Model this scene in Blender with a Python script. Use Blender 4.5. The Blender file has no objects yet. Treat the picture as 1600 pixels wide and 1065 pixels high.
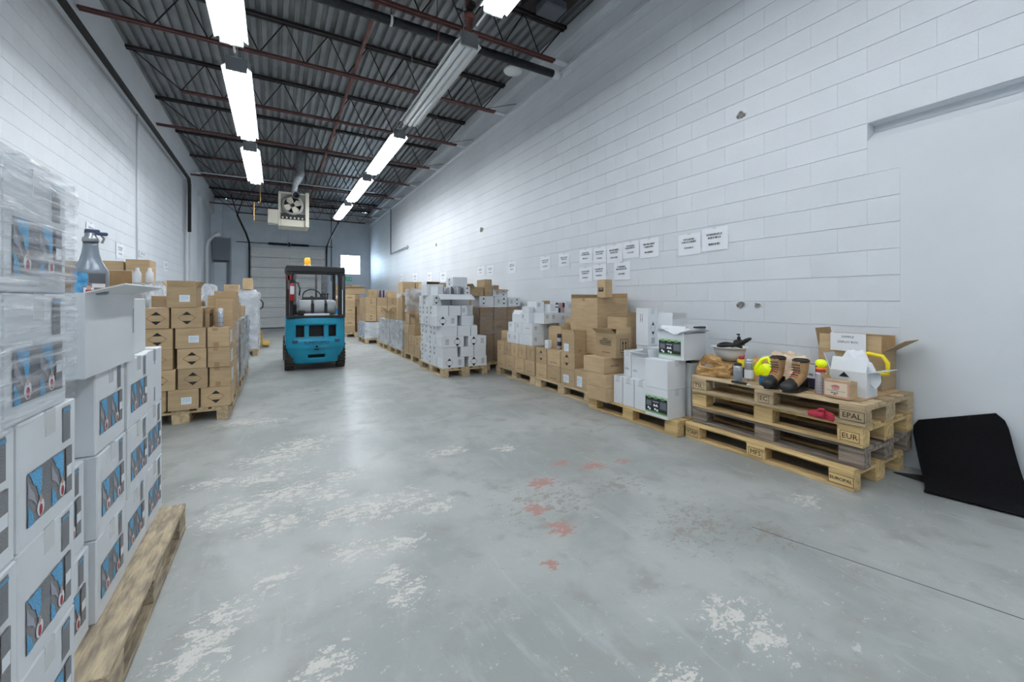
import bpy, math, random
from mathutils import Vector, Matrix, noise
random.seed(7)
SC = bpy.context.scene
COL = SC.collection
PI = math.pi

# ------------------------------------------------------------------ camera
cam_d = bpy.data.cameras.new('camera'); cam = bpy.data.objects.new('camera', cam_d); COL.objects.link(cam)
cam.location = (0, 0, 1.25); cam.rotation_euler = (PI/2, 0, -math.atan(369/650))
cam_d.sensor_width = 36; cam_d.lens = 650/1600*36
cam_d.shift_y = -63/1600; cam_d.clip_start = .05; cam_d.clip_end = 200
SC.camera = cam
# ------------------------------------------------------------------ world, exposure
w = bpy.data.worlds.new('world'); SC.world = w; w.use_nodes = True
bg = w.node_tree.nodes['Background']; bg.inputs[0].default_value = (.62, .82, 1, 1); bg.inputs[1].default_value = 30.0
SC.view_settings.view_transform = 'Standard'; SC.view_settings.look = 'None'
SC.view_settings.gamma = 1; SC.view_settings.exposure = 0.34
SC.view_settings.use_curve_mapping = False
TUBE_POWER = 21.5
SC.cycles.max_bounces = 10; SC.cycles.diffuse_bounces = 6; SC.cycles.transparent_max_bounces = 16
SC.cycles.sample_clamp_indirect = 6

# ------------------------------------------------------------------ materials
MATS = {}
def mat(name, col, rough=.6, metal=0, vary=0, nz=0, nscale=(8,8,8), bump=0, bscale=None, emit=None, spec=.5, coord='Object', col2=None, detail=4):
    m = bpy.data.materials.new(name); m.use_nodes = True
    nt = m.node_tree; N = nt.nodes; L = nt.links
    b = N['Principled BSDF']; b.inputs['Base Color'].default_value = (*col, 1)
    b.inputs['Roughness'].default_value = rough; b.inputs['Metallic'].default_value = metal
    b.inputs['Specular IOR Level'].default_value = spec
    if emit:
        b.inputs['Emission Color'].default_value = (*emit[0], 1); b.inputs['Emission Strength'].default_value = emit[1]
    src = None
    if nz or col2:
        tc = N.new('ShaderNodeTexCoord'); mp = N.new('ShaderNodeMapping'); mp.inputs['Scale'].default_value = nscale
        n = N.new('ShaderNodeTexNoise'); n.inputs['Scale'].default_value = 1; n.inputs['Detail'].default_value = detail
        L.new(tc.outputs[coord], mp.inputs[0]); L.new(mp.outputs[0], n.inputs['Vector'])
        if coord == 'Object' and vary:
            oi0 = N.new('ShaderNodeObjectInfo'); ad = N.new('ShaderNodeVectorMath'); ad.operation = 'ADD'
            mul = N.new('ShaderNodeMath'); mul.operation = 'MULTIPLY'; mul.inputs[1].default_value = 57
            L.new(oi0.outputs['Random'], mul.inputs[0]); L.new(mp.outputs[0], ad.inputs[0]); L.new(mul.outputs[0], ad.inputs[1])
            L.new(ad.outputs[0], n.inputs['Vector'])
        r = N.new('ShaderNodeValToRGB'); e = r.color_ramp.elements
        e[0].position = .35; e[1].position = .65
        if col2: e[0].color = (*col2, 1); e[1].color = (*col, 1)
        else:
            e[0].color = (*[c*(1-nz) for c in col], 1); e[1].color = (*[min(1, c*(1+nz)) for c in col], 1)
        L.new(n.outputs['Fac'], r.inputs[0]); src = r.outputs[0]
    if vary:
        oi = N.new('ShaderNodeObjectInfo'); mr = N.new('ShaderNodeMapRange')
        mr.inputs['To Min'].default_value = 1-vary; mr.inputs['To Max'].default_value = 1+vary
        L.new(oi.outputs['Random'], mr.inputs['Value'])
        mx = N.new('ShaderNodeVectorMath'); mx.operation = 'SCALE'
        if src: L.new(src, mx.inputs[0])
        else: mx.inputs[0].default_value = col
        L.new(mr.outputs[0], mx.inputs['Scale']); src = mx.outputs[0]
    if src: L.new(src, b.inputs['Base Color'])
    if bump:
        tc = N.new('ShaderNodeTexCoord'); mp = N.new('ShaderNodeMapping'); mp.inputs['Scale'].default_value = bscale or nscale
        n = N.new('ShaderNodeTexNoise'); n.inputs['Scale'].default_value = 1; n.inputs['Detail'].default_value = 5
        bp = N.new('ShaderNodeBump'); bp.inputs['Strength'].default_value = bump; bp.inputs['Distance'].default_value = .01
        L.new(tc.outputs[coord], mp.inputs[0]); L.new(mp.outputs[0], n.inputs['Vector']); L.new(n.outputs['Fac'], bp.inputs['Height'])
        L.new(bp.outputs[0], b.inputs['Normal'])
    MATS[name] = m
    return m
M = MATS
mat('paint_white', (.67,.705,.745), .55, nz=.035, nscale=(1.2,1.2,1.2), vary=.012, bump=.22, bscale=(60,60,60))
mat('plaster_white', (.66,.695,.73), .6, nz=.03, nscale=(1.5,1.5,1.5), bump=.12, bscale=(14,14,14))
mat('paint_blue_grey', (.76,.84,.92), .6, nz=.04, nscale=(2,2,2))
mat('broken_block', (.22,.21,.2), .95, nz=.4, nscale=(40,40,40), bump=.8, bscale=(60,60,60))
mat('deck_metal', (.225,.24,.25), .5, .2, nz=.16, nscale=(4,2,4), detail=6)
mat('joist_red', (.10,.034,.032), .6, nz=.3, nscale=(6,6,6))
mat('joist_dark', (.022,.016,.017), .7, nz=.3, nscale=(6,6,6))
mat('bridging_red', (.16,.06,.05), .6, nz=.3, nscale=(6,6,6))
mat('pipe_black', (.012,.013,.02), .5, nz=.5, nscale=(20,20,20))
mat('cable_black', (.01,.01,.011), .5)
mat('mast_grey', (.13,.14,.16), .5, nz=.3, nscale=(15,15,15))
mat('steel_grey', (.36,.38,.4), .35, .8)
mat('galvanised', (.5,.53,.55), .35, .8, nz=.2, nscale=(20,20,20))
mat('white_enamel', (.78,.8,.82), .35)
mat('white_plastic', (.75,.77,.8), .4)
mat('heater_beige', (.55,.53,.45), .5)
mat('heater_grey', (.3,.3,.28), .5)
mat('brass', (.5,.3,.1), .35, .8)
mat('black', (.01,.01,.011), .5)
mat('black_rubber', (.014,.014,.015), .8, nz=.4, nscale=(60,60,60), bump=.5, bscale=(250,250,250))
mat('mat_carpet', (.0015,.0015,.003), .8, bump=1.0, bscale=(160,160,160), nz=.5, nscale=(200,200,200), spec=.25)
mat('teal_paint', (.006,.27,.42), .42, nz=.1, nscale=(4,4,4))
mat('forklift_black', (.01,.01,.012), .45)
mat('tyre', (.04,.035,.03), .85, nz=.3, nscale=(30,30,30))
mat('amber', (.9,.42,.03), .3, emit=((1,.45,.02), .5))
mat('red_paint', (.35,.02,.02), .35)
mat('tank_grey', (.45,.49,.52), .4)
mat('door_panel', (.86,.88,.88), .5, nz=.03, nscale=(3,3,3))
mat('kraft', (.44,.318,.185), .85, vary=.13, nz=.07, nscale=(5,5,30))
mat('kraft_dark', (.31,.205,.115), .85, vary=.12, nz=.1, nscale=(5,5,30))
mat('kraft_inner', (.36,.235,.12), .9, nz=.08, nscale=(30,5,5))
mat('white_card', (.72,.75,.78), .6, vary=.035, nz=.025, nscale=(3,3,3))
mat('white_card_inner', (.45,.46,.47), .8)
mat('tape_clear', (.38,.24,.13), .25)
mat('tape_white', (.66,.68,.7), .25)
mat('label_white', (.82,.85,.9), .5)
mat('ink_black', (.012,.012,.013), .6)
mat('ink_grey', (.10,.11,.13), .55)
mat('ink_lines', (.25,.28,.33), .6)
mat('ink_blue', (.03,.22,.5), .5, col2=(.16,.5,.75), nscale=(40,40,40))
mat('ink_navy2', (.004,.02,.07), .5)
mat('ink_navy', (.04,.06,.14), .5)
mat('ink_skin', (.55,.36,.3), .6)
mat('ink_red', (.4,.015,.03), .5)
mat('ink_pink', (.62,.3,.28), .6)
mat('ink_green', (.13,.3,.12), .5)
mat('ink_palegreen', (.4,.62,.38), .5)
mat('panel_grey', (.17,.175,.19), .5, col2=(.25,.25,.26), nscale=(25,25,25))
mat('wood_pale', (.47,.36,.22), .85, vary=.16, nz=.22, nscale=(30,3,30), bump=.5, bscale=(60,4,60))
mat('wood_yellow', (.55,.39,.18), .85, vary=.12, nz=.22, nscale=(30,3,30), bump=.5, bscale=(60,4,60))
mat('wood_grey', (.22,.18,.145), .9, vary=.2, nz=.45, nscale=(34,2.5,34), bump=.7, bscale=(70,4,70))
mat('wood_weathered', (.56,.46,.31), .9, col2=(.27,.22,.17), vary=.06, nscale=(34,9,34), bump=1.0, bscale=(90,10,90), detail=9)
mat('burnt_ink', (.05,.025,.012), .9)
mat('paper_kraft', (.5,.3,.12), .8, nz=.15, nscale=(14,14,14), bump=.7, bscale=(30,30,30))
mat('paper_cream', (.68,.56,.42), .75, nz=.1, nscale=(10,10,10), bump=.5, bscale=(25,25,25))
mat('paper_white', (.8,.83,.88), .6)
mat('cloth_white', (.82,.84,.88), .6, bump=.6, bscale=(30,30,30))
mat('hat_white', (.82,.83,.82), .4)
mat('boot_tan', (.4,.24,.11), .85, nz=.12, nscale=(30,30,30))
mat('boot_black', (.012,.013,.014), .4)
mat('boot_lining', (.03,.025,.03), .8)
mat('neon_yellow', (.75,.85,.0), .4, emit=((.7,.9,0), .12))
mat('neon_orange', (.9,.25,.02), .4)
mat('yellow_plastic', (.85,.66,.01), .35)
mat('glove_red', (.42,.02,.05), .7, bump=.5, bscale=(40,40,40))
mat('cardboard_sheet', (.5,.34,.19), .85, nz=.1, nscale=(5,5,5))
mat('can_silver', (.45,.47,.5), .35, .5, nz=.25, nscale=(40,40,6))
mat('can_pinkgrey', (.42,.38,.4), .45)
mat('bottle_grey', (.25,.29,.34), .28, .35)
mat('blue_plastic', (.01,.13,.35), .4)
mat('purple_dark', (.03,.025,.06), .6)
mat('exit_green', (.02,.16,.1), .5, emit=((.02,.25,.15), .4))
for n_,k_ in (('tube_lit_near',.8),('tube_lit',1.0),('tube_lit_far',2.6)): mat(n_, (1,1,1), .4, emit=((.93,.97,1), TUBE_POWER*k_))
mat('tube_off', (.7,.73,.74), .3)
mat('reflector_white', (.8,.82,.83), .35)
mat('jack_yellow', (.45,.28,.06), .5)

def film_mat(name, base, amount, stretch, bump):
    m = bpy.data.materials.new(name); m.use_nodes = True
    nt = m.node_tree; N = nt.nodes; L = nt.links; N.clear()
    out = N.new('ShaderNodeOutputMaterial'); tr = N.new('ShaderNodeBsdfTransparent'); tr.inputs[0].default_value = (.96,.97,.98,1)
    pb = N.new('ShaderNodeBsdfPrincipled'); pb.inputs['Base Color'].default_value = (*base, 1); pb.inputs['Roughness'].default_value = .18
    pb.inputs['Specular IOR Level'].default_value = .9
    tc = N.new('ShaderNodeTexCoord'); mp = N.new('ShaderNodeMapping'); mp.inputs['Scale'].default_value = stretch
    mp.inputs['Rotation'].default_value = (.25, .12, 0)
    n = N.new('ShaderNodeTexNoise'); n.inputs['Scale'].default_value = 1; n.inputs['Detail'].default_value = 6; n.inputs['Distortion'].default_value = .6
    L.new(tc.outputs['Object'], mp.inputs[0]); L.new(mp.outputs[0], n.inputs['Vector'])
    r = N.new('ShaderNodeMapRange'); r.inputs['From Min'].default_value = .38; r.inputs['From Max'].default_value = .68
    r.inputs['To Min'].default_value = max(0, amount-.22); r.inputs['To Max'].default_value = min(1, amount+.35)
    L.new(n.outputs['Fac'], r.inputs['Value'])
    bp = N.new('ShaderNodeBump'); bp.inputs['Strength'].default_value = bump; bp.inputs['Distance'].default_value = .02
    L.new(n.outputs['Fac'], bp.inputs['Height']); L.new(bp.outputs[0], pb.inputs['Normal'])
    mx = N.new('ShaderNodeMixShader'); L.new(r.outputs[0], mx.inputs[0]); L.new(tr.outputs[0], mx.inputs[1]); L.new(pb.outputs[0], mx.inputs[2])
    L.new(mx.outputs[0], out.inputs[0]); M[name] = m
film_mat('film_clear', (.8,.82,.86), .24, (7, 3.5, 55), 1.0)
film_mat('film_white', (.78,.8,.84), .60, (3.5, 3.5, 5), .35)
film_mat('film_grey', (.55,.56,.56), .42, (3, 3, 5), .35)
film_mat('film_brown', (.6,.55,.52), .12, (5, 4, 9), .5)
def glass_mat():
    m = bpy.data.materials.new('glass'); m.use_nodes = True; N = m.node_tree.nodes; L = m.node_tree.links; N.clear()
    out = N.new('ShaderNodeOutputMaterial'); tr = N.new('ShaderNodeBsdfTransparent'); gl = N.new('ShaderNodeBsdfGlossy'); gl.inputs['Roughness'].default_value = .03
    mx = N.new('ShaderNodeMixShader'); mx.inputs[0].default_value = .08
    L.new(tr.outputs[0], mx.inputs[1]); L.new(gl.outputs[0], mx.inputs[2]); L.new(mx.outputs[0], out.inputs[0]); M['glass'] = m
glass_mat()

# floor: worn grey paint over pale concrete; each worn spot is a mark with its own place
WHITE = [(.54,2.61,.33,.2),(.36,2.62,.22,.16),(.73,2.6,.18,.13),(.85,2.44,.15,.12),(.16,3.96,.3,.2),(0,3.81,.32,.2),(-.04,3.42,.3,.16),
 (.24,4.1,.25,.2),(-.2,2.94,.25,.18),(.03,2.69,.22,.15),(.45,1.91,.12,.1),(.5,1.77,.12,.09),(.36,2.19,.16,.12),(.58,2.16,.14,.1),(-.21,1.9,.13,.14),
 (-.25,1.8,.15,.14),(-.18,2.01,.12,.1),(0,2.15,.1,.09),(.07,3.07,.34,.22),(-.32,5.09,.4,.16),(-.1,5.0,.3,.1),(1.57,1.01,.16,.12),(1.58,.87,.14,.1),(1.14,.93,.1,.08),
 (1.24,3.26,.22,.12),(1.69,3.09,.14,.1),(.4,3.2,.2,.14),(-.35,3.5,.22,.1),(2.9,1.35,.14,.1),(.15,1.55,.12,.1),(.3,2.9,.16,.1)]
RED = [(1.58,2.38,.13,.09),(2.08,2.435,.14,.07),(1.37,1.85,.1,.1),(1.35,2.1,.08,.09),(2.36,2.39,.08,.06),(1.14,1.63,.05,.05),(1.9,2.6,.1,.06)]
BROWN = [(1.5,2.15,.42,.34),(2.06,1.5,.36,.3),(2.3,1.25,.2,.2),(2.0,2.1,.35,.2)]
def floor_mat():
    m = bpy.data.materials.new('floor_paint'); m.use_nodes = True; nt = m.node_tree; N = nt.nodes; L = nt.links
    b = N['Principled BSDF']
    tc = N.new('ShaderNodeTexCoord'); P = tc.outputs['Object']
    def noise_n(scale, detail=6, dist=0, vec=None, rough=.55):
        n = N.new('ShaderNodeTexNoise'); n.inputs['Scale'].default_value = scale; n.inputs['Detail'].default_value = detail
        n.inputs['Distortion'].default_value = dist; n.inputs['Roughness'].default_value = rough
        L.new(vec or P, n.inputs['Vector']); return n.outputs['Fac']
    def math_n(op, a, b_=None, clamp=False):
        n = N.new('ShaderNodeMath'); n.operation = op; n.use_clamp = clamp
        for i, v in enumerate((a, b_)):
            if v is None: continue
            if isinstance(v, (int, float)): n.inputs[i].default_value = v
            else: L.new(v, n.inputs[i])
        return n.outputs[0]
    def spots(lst):
        acc = None
        for (x, y, rx, ry) in lst:
            mp = N.new('ShaderNodeMapping'); mp.inputs['Location'].default_value = (-x/rx, -y/ry, 0); mp.inputs['Scale'].default_value = (1/rx, 1/ry, 0)
            L.new(P, mp.inputs[0])
            ln = N.new('ShaderNodeVectorMath'); ln.operation = 'LENGTH'; L.new(mp.outputs[0], ln.inputs[0])
            v = math_n('SUBTRACT', 1.35, ln.outputs['Value'])
            acc = v if acc is None else math_n('MAXIMUM', acc, v)
        return math_n('MAXIMUM', acc, 0)
    def mixc(f, a, b_):
        n = N.new('ShaderNodeMix'); n.data_type = 'RGBA'
        L.new(f, n.inputs[0]) 
        for i, v in ((6, a), (7, b_)):
            if isinstance(v, tuple): n.inputs[i].default_value = (*v, 1)
            else: L.new(v, n.inputs[i])
        return n.outputs[2]
    def step(v, lo, hi):
        n = N.new('ShaderNodeMapRange'); n.inputs['From Min'].default_value = lo; n.inputs['From Max'].default_value = hi
        n.interpolation_type = 'SMOOTHSTEP'; L.new(v, n.inputs['Value']); return n.outputs[0]
    big = noise_n(1.3, 7, .4); mid = noise_n(5, 8, .3)
    c = mixc(step(big, .35, .65), (.28,.30,.293), (.39,.407,.397))
    c = mixc(step(mid, .5, .72), c, (.285,.29,.275))
    mp = N.new('ShaderNodeMapping'); mp.inputs['Scale'].default_value = (9, 2, 1); mp.inputs['Rotation'].default_value = (0,0,.5); L.new(P, mp.inputs[0])
    streak = noise_n(1, 8, .8, mp.outputs[0], .65)
    c = mixc(math_n('MULTIPLY', step(streak, .52, .75), .55), c, (.43,.455,.45))
    mpc = N.new('ShaderNodeMapping'); mpc.inputs['Scale'].default_value = (.75, 1.25, 1); mpc.inputs['Rotation'].default_value = (0,0,-.5); L.new(P, mpc.inputs[0])
    dark = noise_n(40, 8, .2)
    c = mixc(math_n('MULTIPLY', step(dark, .62, .75), .5), c, (.22,.22,.21))
    chip = noise_n(20, 12, .5, mpc.outputs[0], .72); chip2 = noise_n(75, 8, .2, None, .65)
    cc = math_n('ADD', math_n('MULTIPLY', chip, .72), math_n('MULTIPLY', chip2, .28))
    halo = step(math_n('ADD', math_n('MULTIPLY', spots(WHITE), .16), cc), .60, .66)
    c = mixc(math_n('MULTIPLY', halo, .5), c, (.36,.36,.335))
    wm = step(math_n('ADD', math_n('MULTIPLY', spots(WHITE), .094), cc), .592, .602)
    c = mixc(wm, c, (.60,.59,.55))
    bm = step(math_n('ADD', math_n('MULTIPLY', spots(BROWN), .09), cc), .60, .625)
    c = mixc(math_n('MULTIPLY', bm, .7), c, (.235,.205,.175))
    rs = spots(RED); rm = math_n('MULTIPLY', step(math_n('ADD', math_n('MULTIPLY', rs, .16), cc), .60, .63), step(rs, .0, .1))
    c = mixc(rm, c, (.37,.215,.18))
    sp = noise_n(9, 12, .3, None, .7)
    c = mixc(math_n('MULTIPLY', step(sp, .655, .67), .8), c, (.52,.53,.51))
    L.new(c, b.inputs['Base Color'])
    rg = N.new('ShaderNodeMapRange'); rg.inputs['To Min'].default_value = .26; rg.inputs['To Max'].default_value = .55
    L.new(mid, rg.inputs['Value']); L.new(math_n('ADD', rg.outputs[0], math_n('MULTIPLY', wm, .3)), b.inputs['Roughness'])
    bp = N.new('ShaderNodeBump'); bp.inputs['Strength'].default_value = .25; bp.inputs['Distance'].default_value = .01
    L.new(math_n('SUBTRACT', mid, math_n('MULTIPLY', wm, .3)), bp.inputs['Height']); L.new(bp.outputs[0], b.inputs['Normal'])
    M['floor_paint'] = m
floor_mat()

# ------------------------------------------------------------------ mesh building
class MB:
    def __init__(s): s.v=[]; s.f=[]; s.m=[]; s.mats=[]; s.sm=[]
    def mi(s, name):
        if name not in s.mats: s.mats.append(name)
        return s.mats.index(name)
    def add(s, vs, fs, mt, smooth=False):
        b = len(s.v); s.v += [tuple(p) for p in vs]; k = s.mi(mt)
        for f in fs: s.f.append(tuple(b+i for i in f)); s.m.append(k); s.sm.append(smooth)
        return s
    def box(s, x0,x1,y0,y1,z0,z1, mt, c=0):
        if c <= 0:
            vs = [(x,y,z) for z in (z0,z1) for y in (y0,y1) for x in (x0,x1)]
            return s.add(vs, [(0,2,3,1),(4,5,7,6),(0,1,5,4),(2,6,7,3),(0,4,6,2),(1,3,7,5)], mt)
        c = min(c, (x1-x0)*.4, (y1-y0)*.4, (z1-z0)*.4)
        vs = []; idx = {}
        X=(x0,x1); Y=(y0,y1); Z=(z0,z1); sg=(1,-1)
        for i in (0,1):
            for j in (0,1):
                for k in (0,1):
                    for a in (0,1,2):
                        p = [X[i]+sg[i]*c, Y[j]+sg[j]*c, Z[k]+sg[k]*c]
                        p[a] = (X[i],Y[j],Z[k])[a]
                        idx[(i,j,k,a)] = len(vs); vs.append(p)
        fs = []
        for a in range(3):
            o = [t for t in range(3) if t != a]
            for e in (0,1):
                q = []
                for (u,v_) in ((0,0),(1,0),(1,1),(0,1)):
                    t=[0,0,0]; t[a]=e; t[o[0]]=u; t[o[1]]=v_; q.append(idx[(*t,a)])
                if (e==0) != (a==1): q.reverse()
                fs.append(q)
        for a in range(3):       # edges running along axis a
            o = [t for t in range(3) if t != a]
            for u in (0,1):
                for v_ in (0,1):
                    q=[]
                    for (e,ax) in ((0,o[0]),(1,o[0]),(1,o[1]),(0,o[1])):
                        t=[0,0,0]; t[a]=e; t[o[0]]=u; t[o[1]]=v_; q.append(idx[(*t,ax)])
                    fs.append(q)
        for i in (0,1):
            for j in (0,1):
                for k in (0,1): fs.append([idx[(i,j,k,a)] for a in range(3)])
        # fix winding outward
        cx,cy,cz=(x0+x1)/2,(y0+y1)/2,(z0+z1)/2; ff=[]
        for q in fs:
            P=[Vector(vs[i]) for i in q]; n=(P[1]-P[0]).cross(P[2]-P[0]); ce=sum(P,Vector())/len(P)-Vector((cx,cy,cz))
            ff.append(tuple(q) if n.dot(ce)>0 else tuple(reversed(q)))
        return s.add(vs, ff, mt)
    def tube(s, p0, p1, r, mt, n=8, r1=None, caps=True):
        return s.path([p0,p1], r, mt, n, r1, caps)
    def path(s, pts, r, mt, n=8, r1=None, caps=True):
        pts=[Vector(p) for p in pts]; vs=[]; fs=[]; K=len(pts)
        up=None
        for i,p in enumerate(pts):
            d=(pts[min(i+1,K-1)]-pts[max(i-1,0)]).normalized()
            if up is None: up=Vector((0,0,1)) if abs(d.z)<.9 else Vector((1,0,0))
            a=d.cross(up).normalized(); b=a.cross(d).normalized(); up=b
            rr=r if r1 is None else r+(r1-r)*i/(K-1)
            if isinstance(r,(list,tuple)): rr=r[i]
            for t in range(n):
                an=2*PI*t/n; vs.append(p+a*math.cos(an)*rr+b*math.sin(an)*rr)
        for i in range(K-1):
            for t in range(n):
                u=(t+1)%n; fs.append((i*n+t,i*n+u,(i+1)*n+u,(i+1)*n+t))
        if caps: fs.append(tuple(reversed(range(n)))); fs.append(tuple((K-1)*n+t for t in range(n)))
        return s.add(vs, fs, mt, n>6)
    def lathe(s, prof, mt, c=(0,0,0), n=20, sx=1, sy=1, axis='z', closed=True):
        vs=[]; fs=[]
        for (r,z) in prof:
            for t in range(n):
                a=2*PI*t/n; x,y=r*math.cos(a)*sx, r*math.sin(a)*sy
                p=(x,y,z) if axis=='z' else ((z,x,y) if axis=='x' else (x,z,y))
                vs.append((p[0]+c[0],p[1]+c[1],p[2]+c[2]))
        for i in range(len(prof)-1):
            for t in range(n):
                u=(t+1)%n; q=(i*n+t,i*n+u,(i+1)*n+u,(i+1)*n+t); fs.append(q if axis!='y' else q[::-1])
        if closed: fs.append(tuple(reversed(range(n)))); fs.append(tuple((len(prof)-1)*n+t for t in range(n)))
        return s.add(vs, fs, mt, True)
    def poly(s, pts, mt): return s.add(pts, [tuple(range(len(pts)))], mt)
    def prism(s, pts, y0, y1, mt):     # outline in x,z extruded along y
        n=len(pts); vs=[(p[0],y0,p[1]) for p in pts]+[(p[0],y1,p[1]) for p in pts]
        fs=[tuple(range(n)), tuple(reversed(range(n,2*n)))]+[(i,i+n,(i+1)%n+n,(i+1)%n) for i in range(n)]
        return s.add(vs, fs, mt)
    def grid(s, fn, nu, nv, mt, smooth=True, skip=None):
        vs=[fn(i/nu,j/nv) for j in range(nv+1) for i in range(nu+1)]; fs=[]
        for j in range(nv):
            for i in range(nu):
                if skip and skip((i+.5)/nu,(j+.5)/nv): continue
                a=j*(nu+1)+i; fs.append((a,a+1,a+nu+2,a+nu+1))
        return s.add(vs, fs, mt, smooth)
    def mesh(s, name='mesh'):
        me=bpy.data.meshes.new(name); me.from_pydata([tuple(p) for p in s.v],[],s.f)
        for k in s.mats: me.materials.append(M[k])
        me.polygons.foreach_set('material_index', s.m); me.polygons.foreach_set('use_smooth', s.sm)
        me.update(); return me

def obj(name, me, parent=None, loc=(0,0,0), rz=0, rot=None):
    if isinstance(me, MB): me = me.mesh(name)
    o=bpy.data.objects.new(name, me); COL.objects.link(o); o.location=loc
    o.rotation_euler = rot if rot else (0,0,rz)
    if parent: o.parent=parent
    return o
def empty(name, loc, rz=0):
    o=bpy.data.objects.new(name, None); COL.objects.link(o); o.location=loc; o.rotation_euler=(0,0,rz); return o
def tag(o, label=None, cat=None, group=None, kind=None):
    if label: o['label']=label
    if cat: o['category']=cat
    if group: o['group']=group
    if kind: o['kind']=kind
    return o
ORD=['lowest','second','third','fourth','fifth','sixth','seventh','eighth','ninth','tenth','eleventh','twelfth','thirteenth','fourteenth','fifteenth']
NTH=['first']+ORD[1:]
def st(name, mb): return tag(obj(name, mb), kind='structure')

# ------------------------------------------------------------------ the room
WX=4.15; LX=-2.4; YF=22.0; YB=-4.6; ZC=5.69
st('floor', MB().box(LX-.2, WX+.3, YB-.2, YF+.2, -.1, 0, 'floor_paint'))
fl=bpy.data.objects['floor']
j=obj('floor_joint', MB().box(-.0025,.0025,-.62,.62,0,.0012,'ink_grey'), fl, (2.46,.75,0), .28)

wr=MB()
YA=1.5035
wr.box(WX+.008,WX+.3,1.30,YF,0,2.27,'paint_white').box(WX+.008,WX+.3,YA,YF,2.27,2.68,'paint_white').box(WX+.008,WX+.3,YB,YF,2.68,ZC,'paint_white')
wr.box(WX,WX+.3,YB,1.30,0,2.27,'plaster_white').box(WX,WX+.3,YB,YA,2.27,2.535,'plaster_white').box(WX+.12,WX+.3,YB,YA,2.535,2.68,'plaster_white')
wr.prism([(WX,2.535),(WX+.12,2.535),(WX+.12,2.625)],YB,YA,'plaster_white')
wall_right=st('wall_right', wr)
wl=MB(); wl.box(LX-.3,LX-.008,YB,YF,0,ZC,'paint_white'); wall_left=st('wall_left', wl)
st('wall_back', MB().box(LX-.3,WX+.3,YB-.2,YB,0,ZC,'plaster_white'))
# far wall with the window opening
wx0,wx1,wz0,wz1=2.74,3.72,2.54,3.53
wf=MB()
wf.box(LX-.3,wx0,YF,YF+.3,0,ZC,'paint_blue_grey').box(wx1,WX+.3,YF,YF+.3,0,ZC,'paint_blue_grey').box(wx0,wx1,YF,YF+.3,0,wz0,'paint_blue_grey').box(wx0,wx1,YF,YF+.3,wz1,ZC,'paint_blue_grey')
wall_far=st('wall_far', wf)
# upper roof deck: trapezoid flutes running the length of the hall
dk=MB(); pts=[]; x=LX-.05; p=.15
while x<WX+.1:
    pts+=[(x,ZC),(x+.07,ZC),(x+.082,ZC+.055),(x+.138,ZC+.055)]; x+=p
vs=[]; fs=[]
for (px,pz) in pts: vs+=[(px,YB,pz),(px,YF+.2,pz)]
for i in range(len(pts)-1): fs.append((2*i,2*i+1,2*i+3,2*i+2))
dk.add(vs,fs,'deck_metal'); dk.box(LX-.3,WX+.3,YB-.2,YF+.3,ZC+.08,ZC+.12,'deck_metal'); st('ceiling', dk)

# painted masonry blocks: the 300 that show largest on each wall are parts, the rest one joined part
fwd=(.4936,.8697)
def depth(X,Y): return X*.4936+Y*.8697
def blocks(wall, X, side, start):
    h=.2018; c=.0013; shared={}; allb=[]
    def shape(l):
        if l not in shared: shared[l]=MB().box(-.009,0,-l/2,l/2,-h/2,h/2,'paint_white',c).mesh('block')
        return shared[l]
    for k in range(28):
        zc=.015+.205*k+.1025; y0=start(k)
        a=1.30+(.2035 if k%2 else 0)-.407*16
        while a<YF:
            ya=a; yb=a+.407; a+=.407
            if yb<=y0+.05: continue
            l=.4068
            if ya<y0-.01: ya=y0; l=yb-ya-.0004
            if yb>YF: continue
            y=(ya+yb)/2
            d=depth(X,y); u=X*.8697-y*.4936
            if d>.2:
                px=800+650*u/d; py=469.5-650*(zc-1.25)/d
                vis = -40<px<1640 and -40<py<1100
                size=.41*650/d*(abs(X)/math.hypot(X,y))
            else: vis=False; size=0
            allb.append(((size if vis else 0),y,zc,round(l,4)))
    allb.sort(reverse=True); first=allb[:300]; rest=allb[300:]
    ang=0 if side<0 else PI
    for (s_,y,zc,l) in first:
        o=bpy.data.objects.new('block', shape(l)); COL.objects.link(o); o.parent=wall
        o.location=(X+random.uniform(0,.0004)*(-side)+(.008 if side<0 else -.008),y,zc); o.rotation_euler=(0,0,ang)
    rb=MB()
    for (s_,y,zc,l) in rest:
        xa,xb=(X,X+.01) if side<0 else (X-.01,X)
        rb.box(xa,xb,y-l/2,y+l/2,zc-h/2,zc+h/2,'paint_white')
    tag(obj('block_courses', rb, wall), kind='stuff')
blocks(wall_right, WX, -1, lambda k:1.30 if k<11 else (YA if k<13 else YB))
blocks(wall_left, LX, 1, lambda k:YB)
fb=MB()
for k in range(28):
    zc=.1175+.205*k; x=LX+.1+(.2035 if k%2 else 0)
    while x<WX-.2:
        if not (wx0-.2<x<wx1+.2 and wz0-.1<zc<wz1+.1) and not (-1.2<x<2.2 and zc<3.75):
            fb.box(x-.2,x+.2,YF-.008,YF,zc-.0985,zc+.0985,'paint_blue_grey')
        x+=.407
tag(obj('block_courses', fb, wall_far), kind='stuff')

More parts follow.
